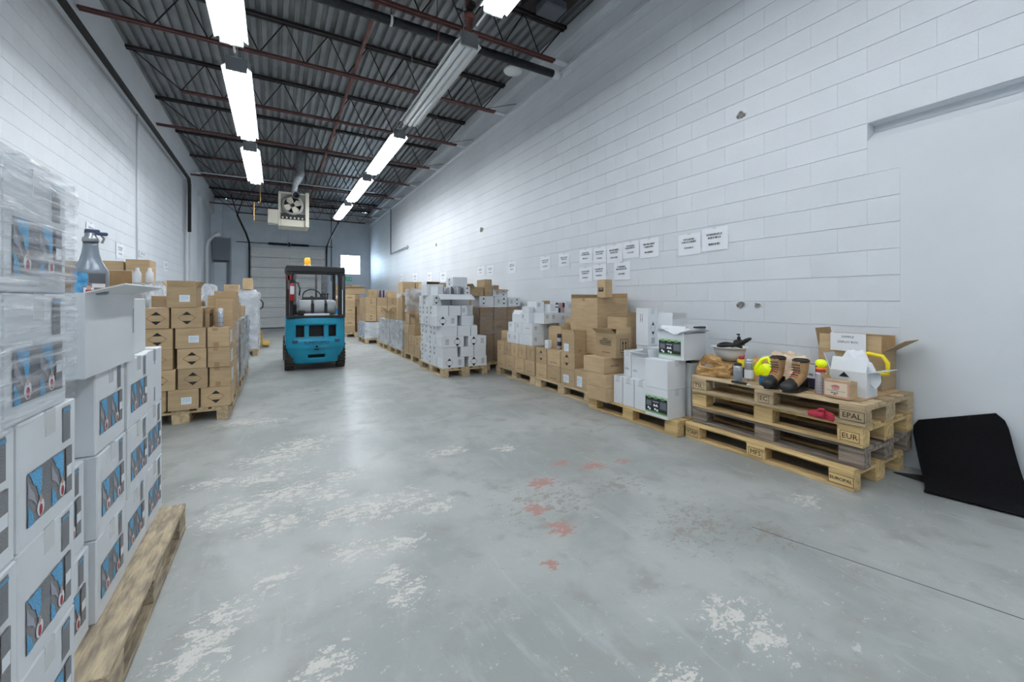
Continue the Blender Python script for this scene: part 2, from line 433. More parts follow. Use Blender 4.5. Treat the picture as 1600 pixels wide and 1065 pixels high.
# holes knocked in the block wall, with a rim of broken block
for i,(y,z,r) in enumerate([(2.557,3.146,.055),(2.557,1.207,.05),(2.381,1.202,.035),(8.72,2.89,.09),(11.85,2.91,.07)]):
    b=MB(); vs=[(0,0,0)]; n=12
    rr=[r*random.uniform(.65,1.15) for _ in range(n)]
    b.add([(-.0015,0,0)]+[(-.003,math.cos(2*PI*t/n)*rr[t],math.sin(2*PI*t/n)*rr[t]*.8) for t in range(n)],[(0,(t+1)%n+1,t+1) for t in range(n)],'broken_block')
    b.add([(-.004,math.cos(2*PI*t/n)*rr[t]*1.0,math.sin(2*PI*t/n)*rr[t]*.8) for t in range(n)]+[(-.001,math.cos(2*PI*t/n)*rr[t]*1.25,math.sin(2*PI*t/n)*rr[t]) for t in range(n)],
          [(t,(t+1)%n,(t+1)%n+n,t+n) for t in range(n)],'paint_white')
    obj('chipped_hole', b, wall_right, (WX-.004,y,z))

# ledges, beam and pilasters
st('trim_1', MB().box(WX-.05,WX+.01,YB,YF,5.03,5.07,'paint_white').box(WX-.10,WX+.01,YB,YF,5.42,5.52,'paint_white').box(WX-.06,WX+.01,YB,YF,5.56,5.69,'paint_white'))
st('trim_2', MB().box(LX,LX+.13,YB,YF,4.93,5.69,'paint_white'))
st('trim_3', MB().box(LX,LX+.13,15.9,17.2,0,4.93,'paint_white'))
st('trim_4', MB().box(LX,LX+.11,18.2,18.7,0,4.93,'paint_white'))
st('trim_5', MB().box(-1.70,2.25,YF-.07,YF,3.72,4.85,'paint_blue_grey').box(-1.70,-1.02,YF-.07,YF,0,3.72,'paint_blue_grey').box(2.10,2.25,YF-.07,YF,0,3.72,'paint_blue_grey'))
st('trim_6', MB().box(LX,-2.0,YF-.35,YF,4.0,5.55,'paint_blue_grey',.01))

def pipe_thing(name, pts, r, m, label, cat, n=10, parts=()):
    b=MB(); b.path(pts,r,m,n); o=obj(name,b); tag(o,label,cat)
    return o
pipe_thing('black_pipe', [(LX+.16,2,4.86),(LX+.16,15.4,4.86),(LX+.16,15.55,4.7),(LX+.16,15.55,3.3)], .045, 'cable_black', 'black pipe running under the left beam and bending down the wall', 'pipe')
pipe_thing('grey_pipe', [(LX+.06,15.75,4.9),(LX+.06,15.75,.1)], .04, 'white_plastic', 'grey pipe rising beside the left pilaster', 'pipe')
pipe_thing('curved_white_pipe', [(LX+.1,19.6,.1),(LX+.1,19.6,3.3),(LX+.16,19.6,3.55),(LX+.32,19.6,3.75),(LX+.5,19.6,3.85)], [.055,.055,.055,.055,.1], 'white_plastic', 'white pipe with a curved end left of the loading door', 'pipe')
cd=pipe_thing('conduit', [(LX+.02,10.8,4.95),(LX+.02,10.8,2.05)], .014, 'white_plastic', 'thin vertical conduit on the left wall above the switches', 'conduit')
for k in range(2):
    b=MB(); b.box(0,.04,-.035,.035,-.06,.06,'white_plastic',.006).box(.04,.05,-.008,.008,-.02,.02,'steel_grey')
    tag(obj('light_switch', b, None, (LX+.0,11.0+k*.16,2.2)), 'grey switch box on the left wall, %s the conduit'%('nearest' if k==0 else 'one further from'), 'switch','switches by the left conduit')
pipe_thing('door_conduit', [(2.35,YF-.022,5.68),(2.35,YF-.022,2.2)], .02, 'ink_grey', 'thin dark conduit on the far wall left of the window', 'conduit')
# rail and rod on the right wall far down
pipe_thing('wall_rail', [(WX-.06,14.95,3.18),(WX-.06,17.25,3.15),(WX-.06,17.25,5.0)], .018, 'ink_grey', 'thin dark cable running down and along the right wall towards the far corner', 'cable')
b=MB(); b.lathe([(.07,0),(.07,.03),(.03,.05)],'galvanised',(0,0,0),12,axis='x'); tag(obj('cable_bracket', b, None,(WX-.055,14.9,3.18)),'round grey bracket at the end of the wall cable','bracket')

# window
wn=st('window_1', MB().box(wx0,wx0+.04,YF-.03,YF+.08,wz0,wz1,'white_enamel').box(wx1-.04,wx1,YF-.03,YF+.08,wz0,wz1,'white_enamel').box(wx0+.04,wx1-.04,YF-.03,YF+.08,wz0,wz0+.04,'white_enamel').box(wx0+.04,wx1-.04,YF-.03,YF+.08,wz1-.04,wz1,'white_enamel'))
obj('pane', MB().box(wx0+.02,wx1-.02,YF+.05,YF+.056,wz0+.02,wz1-.02,'glass'), wn)
for k in range(3):
    z=wz0+(k+1)*(wz1-wz0)/4
    obj('window_bar', MB().box(wx0+.04,wx1-.04,YF+.0,YF+.02,z-.016,z+.016,'steel_grey'), wn)
obj('window_bar', MB().box((wx0+wx1)/2-.014,(wx0+wx1)/2+.014,YF+.02,YF+.04,wz0+.04,wz1-.04,'steel_grey'), wn)
# exit sign
es=empty('exit_sign',(3.12,YF-.07,2.33)); tag(es,'small green exit sign on the wall below the window','sign')
obj('sign_case', MB().box(-.17,.17,-.03,.06,-.1,.1,'exit_green',.01), es)
b=MB(); b.lathe([(.022,-.001),(.022,0)],'label_white',(-.005,-.034,.05),10,axis='y'); b.box(-.02,.015,-.034,-.031,-.03,.03,'label_white').box(-.05,-.02,-.034,-.031,-.01,.012,'label_white').box(-.05,-.03,-.034,-.031,-.07,-.03,'label_white').box(.015,.05,-.034,-.031,-.07,-.04,'label_white').box(.07,.14,-.034,-.031,-.06,.06,'label_white')
obj('running_figure', b, es)

# man door in the alcove
d2=st('door_2', MB().box(-2.33,-1.86,YF-.06,YF-.01,0,2.92,'paint_blue_grey',.01))
obj('transom_panel', MB().box(LX+.02,-1.75,YF-.09,YF-.02,3.02,3.98,'ink_lines'), d2)
obj('door_jamb', MB().box(-1.86,-1.75,YF-.1,YF-.01,0,3.0,'ink_lines').box(-2.36,-1.75,YF-.1,YF-.01,2.92,3.02,'ink_grey'), d2)
# sectional loading door with panels
d1=empty('door_1',(0,0,0)); tag(d1,kind='structure')
dz=.455; nP=8
pm=MB(); pm.box(-1.515,1.515,-.02,.03,.009,dz-.009,'door_panel',.006)
for q in (.16,.30): pm.box(-1.5,1.5,-.032,-.018,q-.014,q+.014,'door_panel',.003)
pm=pm.mesh('door_section')
for k in range(nP): obj('door_section', pm, d1, (.545,YF-.2,.02+k*dz))
hm=MB(); hm.box(-.02,.02,-.03,-.015,-.06,.06,'galvanised'); hm=hm.mesh('hinge')
for k in range(1,nP):
    for hx in (-.95,.545,2.0): obj('hinge', hm, d1, (hx,YF-.2,.02+k*dz))
obj('door_handle', MB().path([(.4,YF-.24,.95),(.47,YF-.27,1.05),(.54,YF-.24,.95)],.012,'steel_grey',6), d1)
obj('lintel', MB().box(-1.0,2.1,YF-.18,YF-.01,3.66,3.74,'paint_blue_grey'), d1)
# door tracks and spring
for s_,xx in ((-1,-1.02),(1,2.12)):
    b=MB(); b.box(xx-.03,xx+.03,YF-.26,YF-.22,.0,3.55,'cable_black')
    b.path([(xx,YF-.24,3.5),(xx,YF-.3,3.8),(xx+s_*.1,YF-.7,4.15),(xx+s_*.35,YF-1.6,4.75)],.04,'cable_black',6)
    b.tube((xx+s_*.35,YF-1.6,4.75),(xx+s_*.15,YF-1.2,5.66),.02,'cable_black',6); b.tube((xx+s_*.35,YF-1.6,4.75),(xx+s_*.6,YF-1.6,5.66),.02,'cable_black',6)
    tag(obj('door_track', b),'black steel track at the %s side of the loading door'%('left' if s_<0 else 'right'),'door track')
b=MB(); b.tube((-1.5,YF-.25,3.83),(2.4,YF-.25,3.83),.016,'cable_black',6).tube((-.3,YF-.25,3.83),(.48,YF-.25,3.83),.05,'cable_black',10).tube((.6,YF-.25,3.83),(1.35,YF-.25,3.83),.05,'cable_black',10)
b.box(.5,.58,YF-.3,YF-.1,3.75,3.92,'cable_black')
tag(obj('door_spring', b),'black torsion spring shaft across the top of the loading door','spring')
for i,xx in enumerate((.54,2.2)):
    tag(obj('spring_support', MB().box(xx-.05,xx+.05,YF-.09,YF-.07,3.7,4.4,'paint_blue_grey',.01)),'painted post above the loading door, %s'%('at the middle of the spring' if i==0 else 'at its right end'),'post')

# ------------------------------------------------------------------ roof joists
JY=[YB+2.1+.0,-.68+.05,1.33,3.40,5.46,7.53,9.60,11.66,13.73,15.8,17.87,19.94,21.6]
JY=JY[4:]
for i,y in enumerate(JY):
    jn=empty('roof_joist',(0,y,5.1)); tag(jn,'dark red open web steel roof joist, %s counted from the camera'%NTH[i],'joist','roof joists')
    zt=ZC-5.1; full=(i%2==1) or i==0
    xl=LX+.15 if full else -1.5
    obj('top_chord', MB().box(LX+.1,WX-.05,-.055,-.012,zt-.05,zt-.006,'joist_dark').box(LX+.1,WX-.05,.012,.055,zt-.05,zt-.006,'joist_dark'), jn)
    obj('bottom_chord', MB().box(xl,WX-.28,-.045,-.01,-.035,.0,'joist_red').box(xl,WX-.28,.01,.045,-.035,0,'joist_red'), jn)
    obj('end_plate', MB().box(WX-.28,WX-.02,-.05,.05,-.03,-.005,'paint_white'), jn)
    xs=-1.5; n=8; st_=(WX-.55+1.5)/n
    obj('web_bar', MB().tube((LX+.2,0,zt-.03),(xs,0,-.01),.011,'joist_dark',5), jn)
    for k in range(n):
        a=xs+k*st_; obj('web_bar', MB().tube((a,0,-.01),(a+st_*.55,0,zt-.03),.010,'joist_dark',5), jn)
        obj('web_bar', MB().tube((a+st_*.55,0,zt-.03),(a+st_,0,-.01),.010,'joist_dark',5), jn)
    obj('web_bar', MB().tube((WX-.55,0,-.01),(WX-.1,0,zt-.03),.011,'joist_dark',5), jn)
    if i>0:
        obj('cross_brace', MB().tube((WX-.5,0,-.0),(WX-.03,-.45,.02),.006,'joist_dark',4), jn)
for i,(xx,zz) in enumerate(((1.16,5.12),)):
    tag(obj('bridging_bar', MB().box(xx-.022,xx+.022,YB,YF,zz-.004,zz+.004,'bridging_red').box(xx-.022,xx-.016,YB,YF,zz,zz+.04,'bridging_red')),'rusty red bridging bar running lengthwise along the %s of the joists'%('bottom' if i==0 else 'top'),'bar','bridging bars under the roof')
# drain pipe with hangers
dp=empty('drain_pipe',(0,5.68,5.02)); tag(dp,'thick black drain pipe crossing under the joists to the right wall','pipe')
obj('pipe_run', MB().tube((LX+.1,0,0),(WX-.15,0,0),.062,'pipe_black',14), dp)
obj('pipe_elbow', MB().path([(WX-.15,0,0),(WX-.05,0,.0),(WX,0,0)],.066,'white_enamel',14), dp)
for hx,hm_ in ((1.35,'white_enamel'),(2.0,'bridging_red'),(-.6,'steel_grey')):
    b=MB(); b.lathe([(.068,-.016),(.07,-.016),(.07,.016),(.068,.016)],hm_,(hx,0,0),16,axis='x'); b.tube((hx,0,.07),(hx,0,.63),.006,'joist_dark',5)
    obj('pipe_hanger', b, dp)
b=MB(); b.path([(0,0,.5),(0,0,.12),(.03,0,0),(.0,0,-.12),(0,0,-.3)],.045,'bridging_red',8); b.lathe([(.09,-.02),(.09,.02)],'bridging_red',(0,0,.0),12); b.lathe([(.05,-.06),(.05,.06)],'joist_dark',(.0,-.06,.1),10,axis='y'); b.tube((0,0,.05),(-.18,0,.05),.015,'joist_dark',6)
tag(obj('valve', b, None, (2.28,5.2,5.1)),'red valve fitting hanging above the black drain pipe','valve')
b=MB(); b.lathe([(.02,.03),(.15,.02),(.165,0),(.15,-.02),(.02,-.03)],'white_enamel',(0,0,0),24); b.tube((0,0,.0),(0,0,.45),.008,'joist_dark',5)
tag(obj('ceiling_cap', b, None, (3.5,6.13,5.15)),'round white cap hanging near the right wall behind the drain pipe','cap')
b=MB(); b.box(3.1,3.75,4.6,5.2,5.5,5.64,'joist_dark',.02).box(3.25,3.6,4.75,5.05,5.36,5.5,'ink_grey',.02)
tag(obj('roof_hatch_frame', b),'dark steel frame under the roof near the right wall','frame')

# ------------------------------------------------------------------ lights
def fixture(x,y0,z,lit,label,group='hanging tube lights'):
    L_=2.44; f=empty('tube_light',(x,y0,z)); tag(f,label,'light',group)
    b=MB(); b.prism([(-.05,.07),(-.05,.13),(.05,.13),(.05,.07),(.15,-.0),(.155,-.0),(.155,.012),(.06,.085),(.06,.14),(-.06,.14),(-.06,.085),(-.155,.012),(-.155,0),(-.15,0)][::-1],0,L_,'reflector_white')
    obj('reflector', b, f)
    obj('end_cap', MB().box(-.11,.11,-.02,.0,-.04,.13,'steel_grey',.01), f); obj('end_cap', MB().box(-.11,.11,L_,L_+.02,-.04,.13,'steel_grey',.01), f)
    mt=('tube_lit_near' if y0<4 else 'tube_lit_far' if y0>9.5 else 'tube_lit') if lit else 'tube_off'
    for s_ in (-.075,0,.075): obj('tube', MB().tube((s_,.01,-.012 if s_ else -.022),(s_,L_-.01,-.012 if s_ else -.022),.024 if lit else .036,mt,10), f)
    obj('tube_joint', MB().box(-.12,.12,L_/2-.012,L_/2+.012,-.02,.07,'reflector_white'), f)
    for yy in (.15,L_-.15): obj('hanger_chain', MB().tube((0,yy,.13),(0,yy,ZC-z-.02),.005,'galvanised',5), f)
    obj('link_conduit', MB().tube((0,L_+.02,.09),(0,L_+.40,.09),.012,'white_enamel',6), f)
    return f
for k,y in enumerate((-3.2,-.15,2.9,5.95,9.0)):
    fixture(-.41,y,4.02,True,'lit tube light of the left row, %s'%('well behind the camera','just behind the camera','nearest, cut by the top edge','second from the camera','third and farthest')[k])
for k,y in enumerate((-4.58,-1.72,1.32,4.38,7.45,10.5,13.57)):
    fixture(1.92,y,4.18,k!=3,{0:'lit tube light of the right row, far behind the camera',1:'lit tube light of the right row, just behind the camera',2:'lit tube light of the right row, cut by the top edge',3:'unlit white tube light of the right row',4:'lit tube light of the right row, just beyond the unlit one',5:'small lit tube light of the right row, second beyond the unlit one',6:'farthest lit tube light of the right row'}[k])

# ------------------------------------------------------------------ unit heater
ht=empty('unit_heater',(.42,13.5,3.38)); tag(ht,'beige unit heater with round fan hanging before the loading door','heater')
b=MB(); b.box(-.36,-.30,0,.75,0,.95,'heater_beige').box(.32,.42,-.05,.75,0,1.0,'heater_beige',.01).box(-.30,.32,0,.75,0,.2,'heater_beige',.01).box(-.3,.32,.03,.75,.2,.95,'heater_grey').box(-.36,.36,0,.7,.93,.97,'heater_beige')
obj('housing', b, ht)
b=MB(); b.box(-.30,.32,-.02,0,.2,.36,'black'); 
for k in range(6): b.box(-.27+k*.1,-.23+k*.1,-.035,-.02,.21,.26,'heater_beige')
obj('louvre', b, ht)
b=MB(); b.lathe([(.22,-.06),(.27,-.03),(.29,.0),(.27,.03),(.22,.02)],'heater_grey',(.0,0,.6),24,axis='y',closed=False); b.lathe([(.25,.02),(.25,.025)],'black',(0,0,.6),24,axis='y'); obj('fan_shroud', b, ht)
for k in range(4):
    a=k*PI/2+.5; b=MB(); pts=[(0,0),(.08,-.07),(.21,-.09),(.24,.03),(.16,.09),(.04,.04)]
    b.add([(p[0]*math.cos(a)-p[1]*math.sin(a),-.035+p[1]*.2,.6+p[0]*math.sin(a)+p[1]*math.cos(a)) for p in pts],[tuple(range(6))],'heater_beige'); obj('fan_blade', b, ht)
obj('fan_hub', MB().lathe([(.05,-.07),(.05,-.02)],'black',(0,0,.6),14,axis='y'), ht)
b=MB(); b.lathe([(.11,-.05),(.11,.0)],'galvanised',(.08,-.02,.9),18,axis='y'); b.lathe([(.075,-.055),(.075,-.05)],'black',(.08,-.02,.9),18,axis='y'); obj('vent_collar', b, ht)
b=MB(); b.path([(.05,.2,.95),(.05,.2,1.1),(.07,.15,1.25),(.14,.1,1.4),(.2,.1,1.55),(.2,.1,2.2)],[.08,.08,.08,.12,.12,.09],'galvanised',14); obj('flue', b, ht)
b=MB(); b.box(-.62,-.36,.0,.3,.05,.45,'heater_beige',.01); obj('control_box', b, ht)
b=MB(); b.path([(-.62,.1,.1),(-.95,.1,.1),(-.95,.1,.6),(-.8,.1,.6),(-.8,.1,1.25)],.014,'brass',6); obj('gas_pipe', b, ht)
b=MB(); b.tube((-2.3,.1,1.25),(2.3,.1,1.28),.018,'galvanised',6)
for hx in (-.3,.35): b.tube((hx,.35,.95),(hx,.35,2.25),.01,'joist_dark',5)
obj('hanger_rod', b, ht)

# ------------------------------------------------------------------ print on cartons (flat marks, unit sized, facing -y)
DEC={}
def quad(b,x0,x1,z0,z1,m,y=0): b.add([(x0,y,z0),(x1,y,z0),(x1,y,z1),(x0,y,z1)],[(0,1,2,3)],m)
def decal_mesh(k):
    if k in DEC: return DEC[k]
    b=MB(); rnd=random.Random(sum(map(ord,k)))
    def words(x0,x1,z,h,m='ink_black',y=-.002):
        x=x0
        while x<x1-.01:
            wd=rnd.uniform(.015,.03)
            quad(b,x,min(x+wd,x1),z-h/2*rnd.uniform(.6,1),z+h/2,m,y); x+=wd+rnd.choice((.008,.008,.01,.03))
    if k in('hazard','hazard_kraft'):
        for (p,q) in (((-.5,0),(0,.5)),((0,.5),(.5,0)),((.5,0),(0,-.5)),((0,-.5),(-.5,0))):
            f=.925; b.poly([(p[0],0,p[1]),(p[0]*f,0,p[1]*f),(q[0]*f,0,q[1]*f),(q[0],0,q[1])],'ink_black' if k=='hazard' else 'ink_pinkline')
        b.poly([(-.27,-.001,.23),(.27,-.001,.23),(0,-.001,.5)],'ink_black'); b.poly([(-.27,-.001,-.23),(0,-.001,-.5),(.27,-.001,-.23)],'ink_black')
    elif k=='arrows':
        for x0,x1,z0,z1 in((-.5,.5,.46,.5),(-.5,.5,-.5,-.46),(-.5,-.45,-.46,.46),(.45,.5,-.46,.46),(-.35,.35,-.34,-.29)): quad(b,x0,x1,z0,z1,'ink_black')
        for cx in(-.18,.18):
            quad(b,cx-.05,cx+.05,-.25,.25,'ink_black'); b.poly([(cx-.13,0,.15),(cx+.13,0,.15),(cx,0,.4)],'ink_black')
    elif k=='shipping':
        quad(b,-.5,.5,-.5,.5,'label_white')
        for i,z in enumerate((.3,.12,-.06,-.26)): words(-.38,.38 if i<3 else .1,z,.07,'ink_blue')
    elif k=='textblock':
        words(-.22,.2,.42,.12); words(-.5,.5,.2,.11); words(-.5,.48,0,.11); words(-.46,.5,-.2,.11)
    elif k=='textline': words(-.5,.5,0,.5)
    elif k=='vtext':
        z=-.5
        while z<.48: quad(b,-.5,.5*rnd.uniform(.2,1),z,z+.05,'ink_black'); z+=rnd.uniform(.07,.1)
    elif k=='barcode':
        quad(b,-.5,.5,-.5,.5,'ink_black'); 
        for i in range(4): quad(b,-.3+i*.18,-.22+i*.18,-.1,.7,'kraft',-.001)
    elif k=='tape': quad(b,-.5,.5,-.5,.5,'tape_clear')
    elif k=='tape_white': quad(b,-.5,.5,-.5,.5,'ink_lines')
    elif k=='strip':
        quad(b,-.5,.5,-.5,.5,'panel_grey'); quad(b,-.5,.5,.36,.44,'ink_blue',-.001)
        for i in range(9): quad(b,-.38,.3,.28-i*.08,.30-i*.08,'ink_lines',-.001)
    elif k=='picture':
        quad(b,-.5,.5,-.5,.5,'panel_grey')
        for cx in(-.34,.16):     # each half: blue swoosh, pale beam, small figure in white and red
            sw=[(cx-.15,.5),(cx-.05,.47),(cx+.05,.5),(cx+.13,.44),(cx+.13,.1),(cx+.10,-.14),(cx+.055,-.02),(cx+.02,.16),(cx-.04,.22),(cx-.09,.38)]
            b.poly([(p[0],-.001,p[1]) for p in sw[::-1]][::-1],'ink_blue')
            b.poly([(cx-.15,-.0011,.36),(cx-.1,-.0011,.2),(cx-.03,-.0011,.05),(cx+.03,-.0011,-.22),(cx-.06,-.0011,-.05),(cx-.15,-.0011,.05)],'ink_palelilac')
            b.poly([(cx-.15,-.0012,-.5),(cx-.15,-.0012,-.08),(cx-.11,-.0012,-.2),(cx-.06,-.0012,-.28),(cx-.03,-.0012,-.5)],'ink_blue')
            b.poly([(cx+.02+.075*(1+math.cos(t*PI/5)),-.0015,-.30+.17*math.sin(t*PI/5)) for t in range(10)],'label_white')
            b.poly([(cx+.06+.035*(1+math.cos(t*PI/5)),-.002,-.34+.11*math.sin(t*PI/5)) for t in range(10)],'ink_red')
            b.poly([(cx+.065+.028*(1+math.cos(t*PI/5)),-.002,-.13+.08*math.sin(t*PI/5)) for t in range(10)],'ink_skin')
        for i in range(8): quad(b,-.16,-.02,.38-i*.055,.40-i*.055,'ink_lines',-.001)
        quad(b,.34,.5,-.5,.5,'panel_grey',-.0022); quad(b,.355,.49,-.14,.1,'label_white',-.0025)
        for i in range(6): quad(b,.36,.48,.42-i*.045,.435-i*.045,'ink_lines',-.0025)
    elif k=='greenlabel':
        quad(b,-.5,.5,-.5,.5,'ink_black'); quad(b,-.5,.5,.38,.5,'ink_palegreen',-.001); quad(b,-.5,.5,-.5,-.38,'ink_green',-.001); quad(b,-.5,.5,-.5,-.46,'ink_palegreen',-.0015)
        quad(b,-.46,-.2,-.12,.2,'ink_grey',-.001); quad(b,.17,.47,-.2,.24,'ink_grey',-.001)
        for i in range(6): quad(b,.2,.44,.16-i*.055,.175-i*.055,'ink_lines',-.0015)
        for i in range(5): quad(b,-.43,-.23,.13-i*.05,.145-i*.05,'ink_lines',-.0015)
        quad(b,-.15,.12,.12,.2,'ink_lines',-.001); b.poly([(-.14,-.001,-.1),(-.08,-.001,.05),(-.02,-.001,-.05),(.04,-.001,.06),(.1,-.001,-.1)],'label_white')
        for cx,cz in((-.35,-.24),(-.04,-.26),(.06,-.3),(-.28,-.3)): b.poly([(cx-.04,-.001,cz-.05),(cx+.04,-.001,cz-.05),(cx+.04,-.001,cz+.06),(cx-.04,-.001,cz+.06)],'label_white')
        for cx in(-.3,-.02,.3): b.poly([(cx-.08,-.0012,.3),(cx+.08,-.0012,.32),(cx+.05,-.0012,.44),(cx-.06,-.0012,.44)],'ink_green')
    elif k=='redlabel':
        quad(b,-.5,.5,-.5,.5,'label_cream'); 
        for x0,x1,z0,z1 in((-.5,.5,.44,.5),(-.5,.5,-.5,-.44),(-.5,-.46,-.44,.44),(.44,.5,-.44,.44)): quad(b,x0,x1,z0,z1,'ink_pink',-.001)
        b.poly([(-.1+.17*math.cos(t*PI/6)+.08,-.001,.12+.2*math.sin(t*PI/6)) for t in range(12)],'ink_pink')
        words(-.38,.4,-.12,.07,'ink_lines'); words(-.2,.1,-.26,.09,'ink_black'); words(-.1,.05,-.36,.07,'ink_black'); words(-.2,.15,.2,.09,'ink_red')
    elif k=='printblue':
        quad(b,-.5,.5,-.5,.5,'label_white'); quad(b,.1,.5,.2,.36,'ink_navy',-.001); words(-.4,.2,-.1,.1,'ink_lines'); words(-.4,0,.2,.1,'ink_pink')
    DEC[k]=b.mesh(k); return DEC[k]
mat('ink_palelilac',(.36,.37,.44),.5); mat('ink_pinkline',(.2,.09,.04),.7); mat('label_cream',(.68,.58,.42),.7)
PARTNAME={'hazard':'hazard_mark','hazard_kraft':'hazard_mark','arrows':'arrow_mark','shipping':'shipping_label','textblock':'printed_text','textline':'printed_text','vtext':'printed_text','barcode':'printed_mark','tape':'packing_tape','tape_white':'packing_tape','strip':'grey_label','picture':'picture_label','greenlabel':'product_label','redlabel':'product_label','printblue':'printed_label'}
ASP={'hazard':1,'hazard_kraft':.9,'arrows':1.25,'shipping':.8,'textblock':.62,'textline':.1,'vtext':5,'barcode':.85,'tape':.8,'tape_white':3.5,'strip':2.6,'picture':.58,'greenlabel':.62,'redlabel':.72,'printblue':.75}
def decal(parent, kind, face, size, cx, cz, w, h=None):
    lx,ly,lz=size; me=decal_mesh(kind); e=.0012
    o=bpy.data.objects.new(PARTNAME[kind], me); COL.objects.link(o); o.parent=parent
    h=h or w*ASP[kind]; o.scale=(w,1,h)
    if face=='N': o.location=((cx-.5)*lx,-ly/2-e,cz*lz)
    elif face=='A': o.location=(-lx/2-e,(.5-cx)*ly,cz*lz); o.rotation_euler=(0,0,-PI/2)
    elif face=='R': o.location=(lx/2+e,(cx-.5)*ly,cz*lz); o.rotation_euler=(0,0,PI/2)
    return o
CART={}
def carton(x0,x1,y0,y1,z0,z1,kind='kraft',label='',prints=(),group=None,open_=None,rz=0,name='carton',hollow=None,seam=True):
    lx,ly,lz=x1-x0,y1-y0,z1-z0
    g=.003; lx-=2*g; ly-=2*g
    body='kraft' if kind=='kraft' else ('kraft_dark' if kind=='dark' else 'white_card')
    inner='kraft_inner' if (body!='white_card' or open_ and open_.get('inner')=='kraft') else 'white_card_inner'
    key=(round(lx,3),round(ly,3),round(lz,3),body,bool(open_),inner)
    if key not in CART:
        b=MB()
        if open_ is None:
            b.box(-lx/2,lx/2,-ly/2,ly/2,0,lz,body,.0035)
            if lx>ly: b.box(-lx/2+.004,lx/2-.004,-.0015,.0015,lz,lz+.0006,'ink_lines' if body=='white_card' else 'kraft_inner')
            else: b.box(-.0015,.0015,-ly/2+.004,ly/2-.004,lz,lz+.0006,'ink_lines' if body=='white_card' else 'kraft_inner')
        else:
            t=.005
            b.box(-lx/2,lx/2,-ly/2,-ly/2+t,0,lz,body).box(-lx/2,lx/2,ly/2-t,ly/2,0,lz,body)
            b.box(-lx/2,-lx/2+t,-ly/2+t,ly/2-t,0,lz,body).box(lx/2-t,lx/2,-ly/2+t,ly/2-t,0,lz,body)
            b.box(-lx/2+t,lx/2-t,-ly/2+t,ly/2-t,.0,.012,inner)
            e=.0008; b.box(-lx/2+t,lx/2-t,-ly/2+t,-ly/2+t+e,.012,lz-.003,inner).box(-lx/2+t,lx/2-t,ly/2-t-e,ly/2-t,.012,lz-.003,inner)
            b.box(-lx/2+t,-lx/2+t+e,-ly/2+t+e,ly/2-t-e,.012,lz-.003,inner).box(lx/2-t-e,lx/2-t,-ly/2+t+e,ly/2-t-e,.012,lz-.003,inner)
        CART[key]=b.mesh('carton')
    o=bpy.data.objects.new(name,CART[key]); COL.objects.link(o); o.location=((x0+x1)/2,(y0+y1)/2,z0); o.rotation_euler=(0,0,rz)
    tag(o,label,'carton',group)
    sz=(lx,ly,lz)
    if open_ is None and seam:      # sealing tape over the top seam, turned down over both ends
        tm='tape_clear' if body!='white_card' else 'tape_white'
        k2=('t',)+key
        if k2 not in CART:
            b=MB(); wd=.025; dn=min(.06,lz*.3)
            if lx>ly:
                b.box(-lx/2-.001,lx/2+.001,-wd,wd,lz,lz+.001,tm).box(-lx/2-.001,-lx/2,-wd,wd,lz-dn,lz,tm).box(lx/2,lx/2+.001,-wd,wd,lz-dn,lz,tm)
            else:
                b.box(-wd,wd,-ly/2-.001,ly/2+.001,lz,lz+.001,tm).box(-wd,wd,-ly/2-.001,-ly/2,lz-dn,lz,tm).box(-wd,wd,ly/2,ly/2+.001,lz-dn,lz,tm)
            CART[k2]=b.mesh('packing_tape')
        t=bpy.data.objects.new('packing_tape',CART[k2]); COL.objects.link(t); t.parent=o
    if open_:
        fh=open_.get('fh',min(lx,ly)/2)
        for side,ang in open_.items():
            if side not in 'NFAR' or side=='fh': continue
            L_=lx if side in 'NF' else ly
            a=math.radians(ang); b=MB(); t=.004
            f_=fh if side in 'NF' else open_.get('fw',fh)
            # flap hinged at z=0, rising f_, outer side towards -y
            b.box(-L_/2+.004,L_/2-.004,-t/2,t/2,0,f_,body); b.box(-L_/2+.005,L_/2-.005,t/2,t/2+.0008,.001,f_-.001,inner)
            fo=obj('flap',b,o)
            rzz={'N':0,'F':PI,'A':-PI/2,'R':PI/2}[side]
            pos={'N':(0,-ly/2+t/2,lz),'F':(0,ly/2-t/2,lz),'A':(-lx/2+t/2,0,lz),'R':(lx/2-t/2,0,lz)}[side]
            fo.matrix_local=Matrix.Translation(pos)@Matrix.Rotation(rzz,4,'Z')@Matrix.Rotation(a,4,'X')
    for (k,face,cx,cz,w_,*hh) in prints: decal(o,k,face,sz,cx,cz,w_,*hh)
    return o

# ------------------------------------------------------------------ pallets
PB={}
def board(lx,ly,lz,m):
    k=(round(lx,3),round(ly,3),round(lz,3),m)
    if k not in PB: PB[k]=MB().box(-lx/2,lx/2,-ly/2,ly/2,0,lz,m,.003).mesh('board')
    return PB[k]
TXT={}
def text_mesh(s,size,m):
    k=(s,size,m)
    if k not in TXT:
        cu=bpy.data.curves.new('lettering','FONT'); cu.body=s; cu.size=size; cu.align_x='CENTER'; cu.align_y='CENTER'; cu.extrude=.0006; cu.resolution_u=2
        to=bpy.data.objects.new('lettering',cu); me=bpy.data.meshes.new_from_object(to); me.materials.clear(); me.materials.append(M[m]); TXT[k]=me
        bpy.data.objects.remove(to)
    return TXT[k]
def lettering(parent,s,size,m,loc,face='N',name='lettering',tilt=0):
    o=bpy.data.objects.new(name,text_mesh(s,size,m)); COL.objects.link(o); o.parent=parent; o.location=loc
    o.rotation_euler=(PI/2,tilt,{'N':0,'A':-PI/2,'R':PI/2}[face]); return o
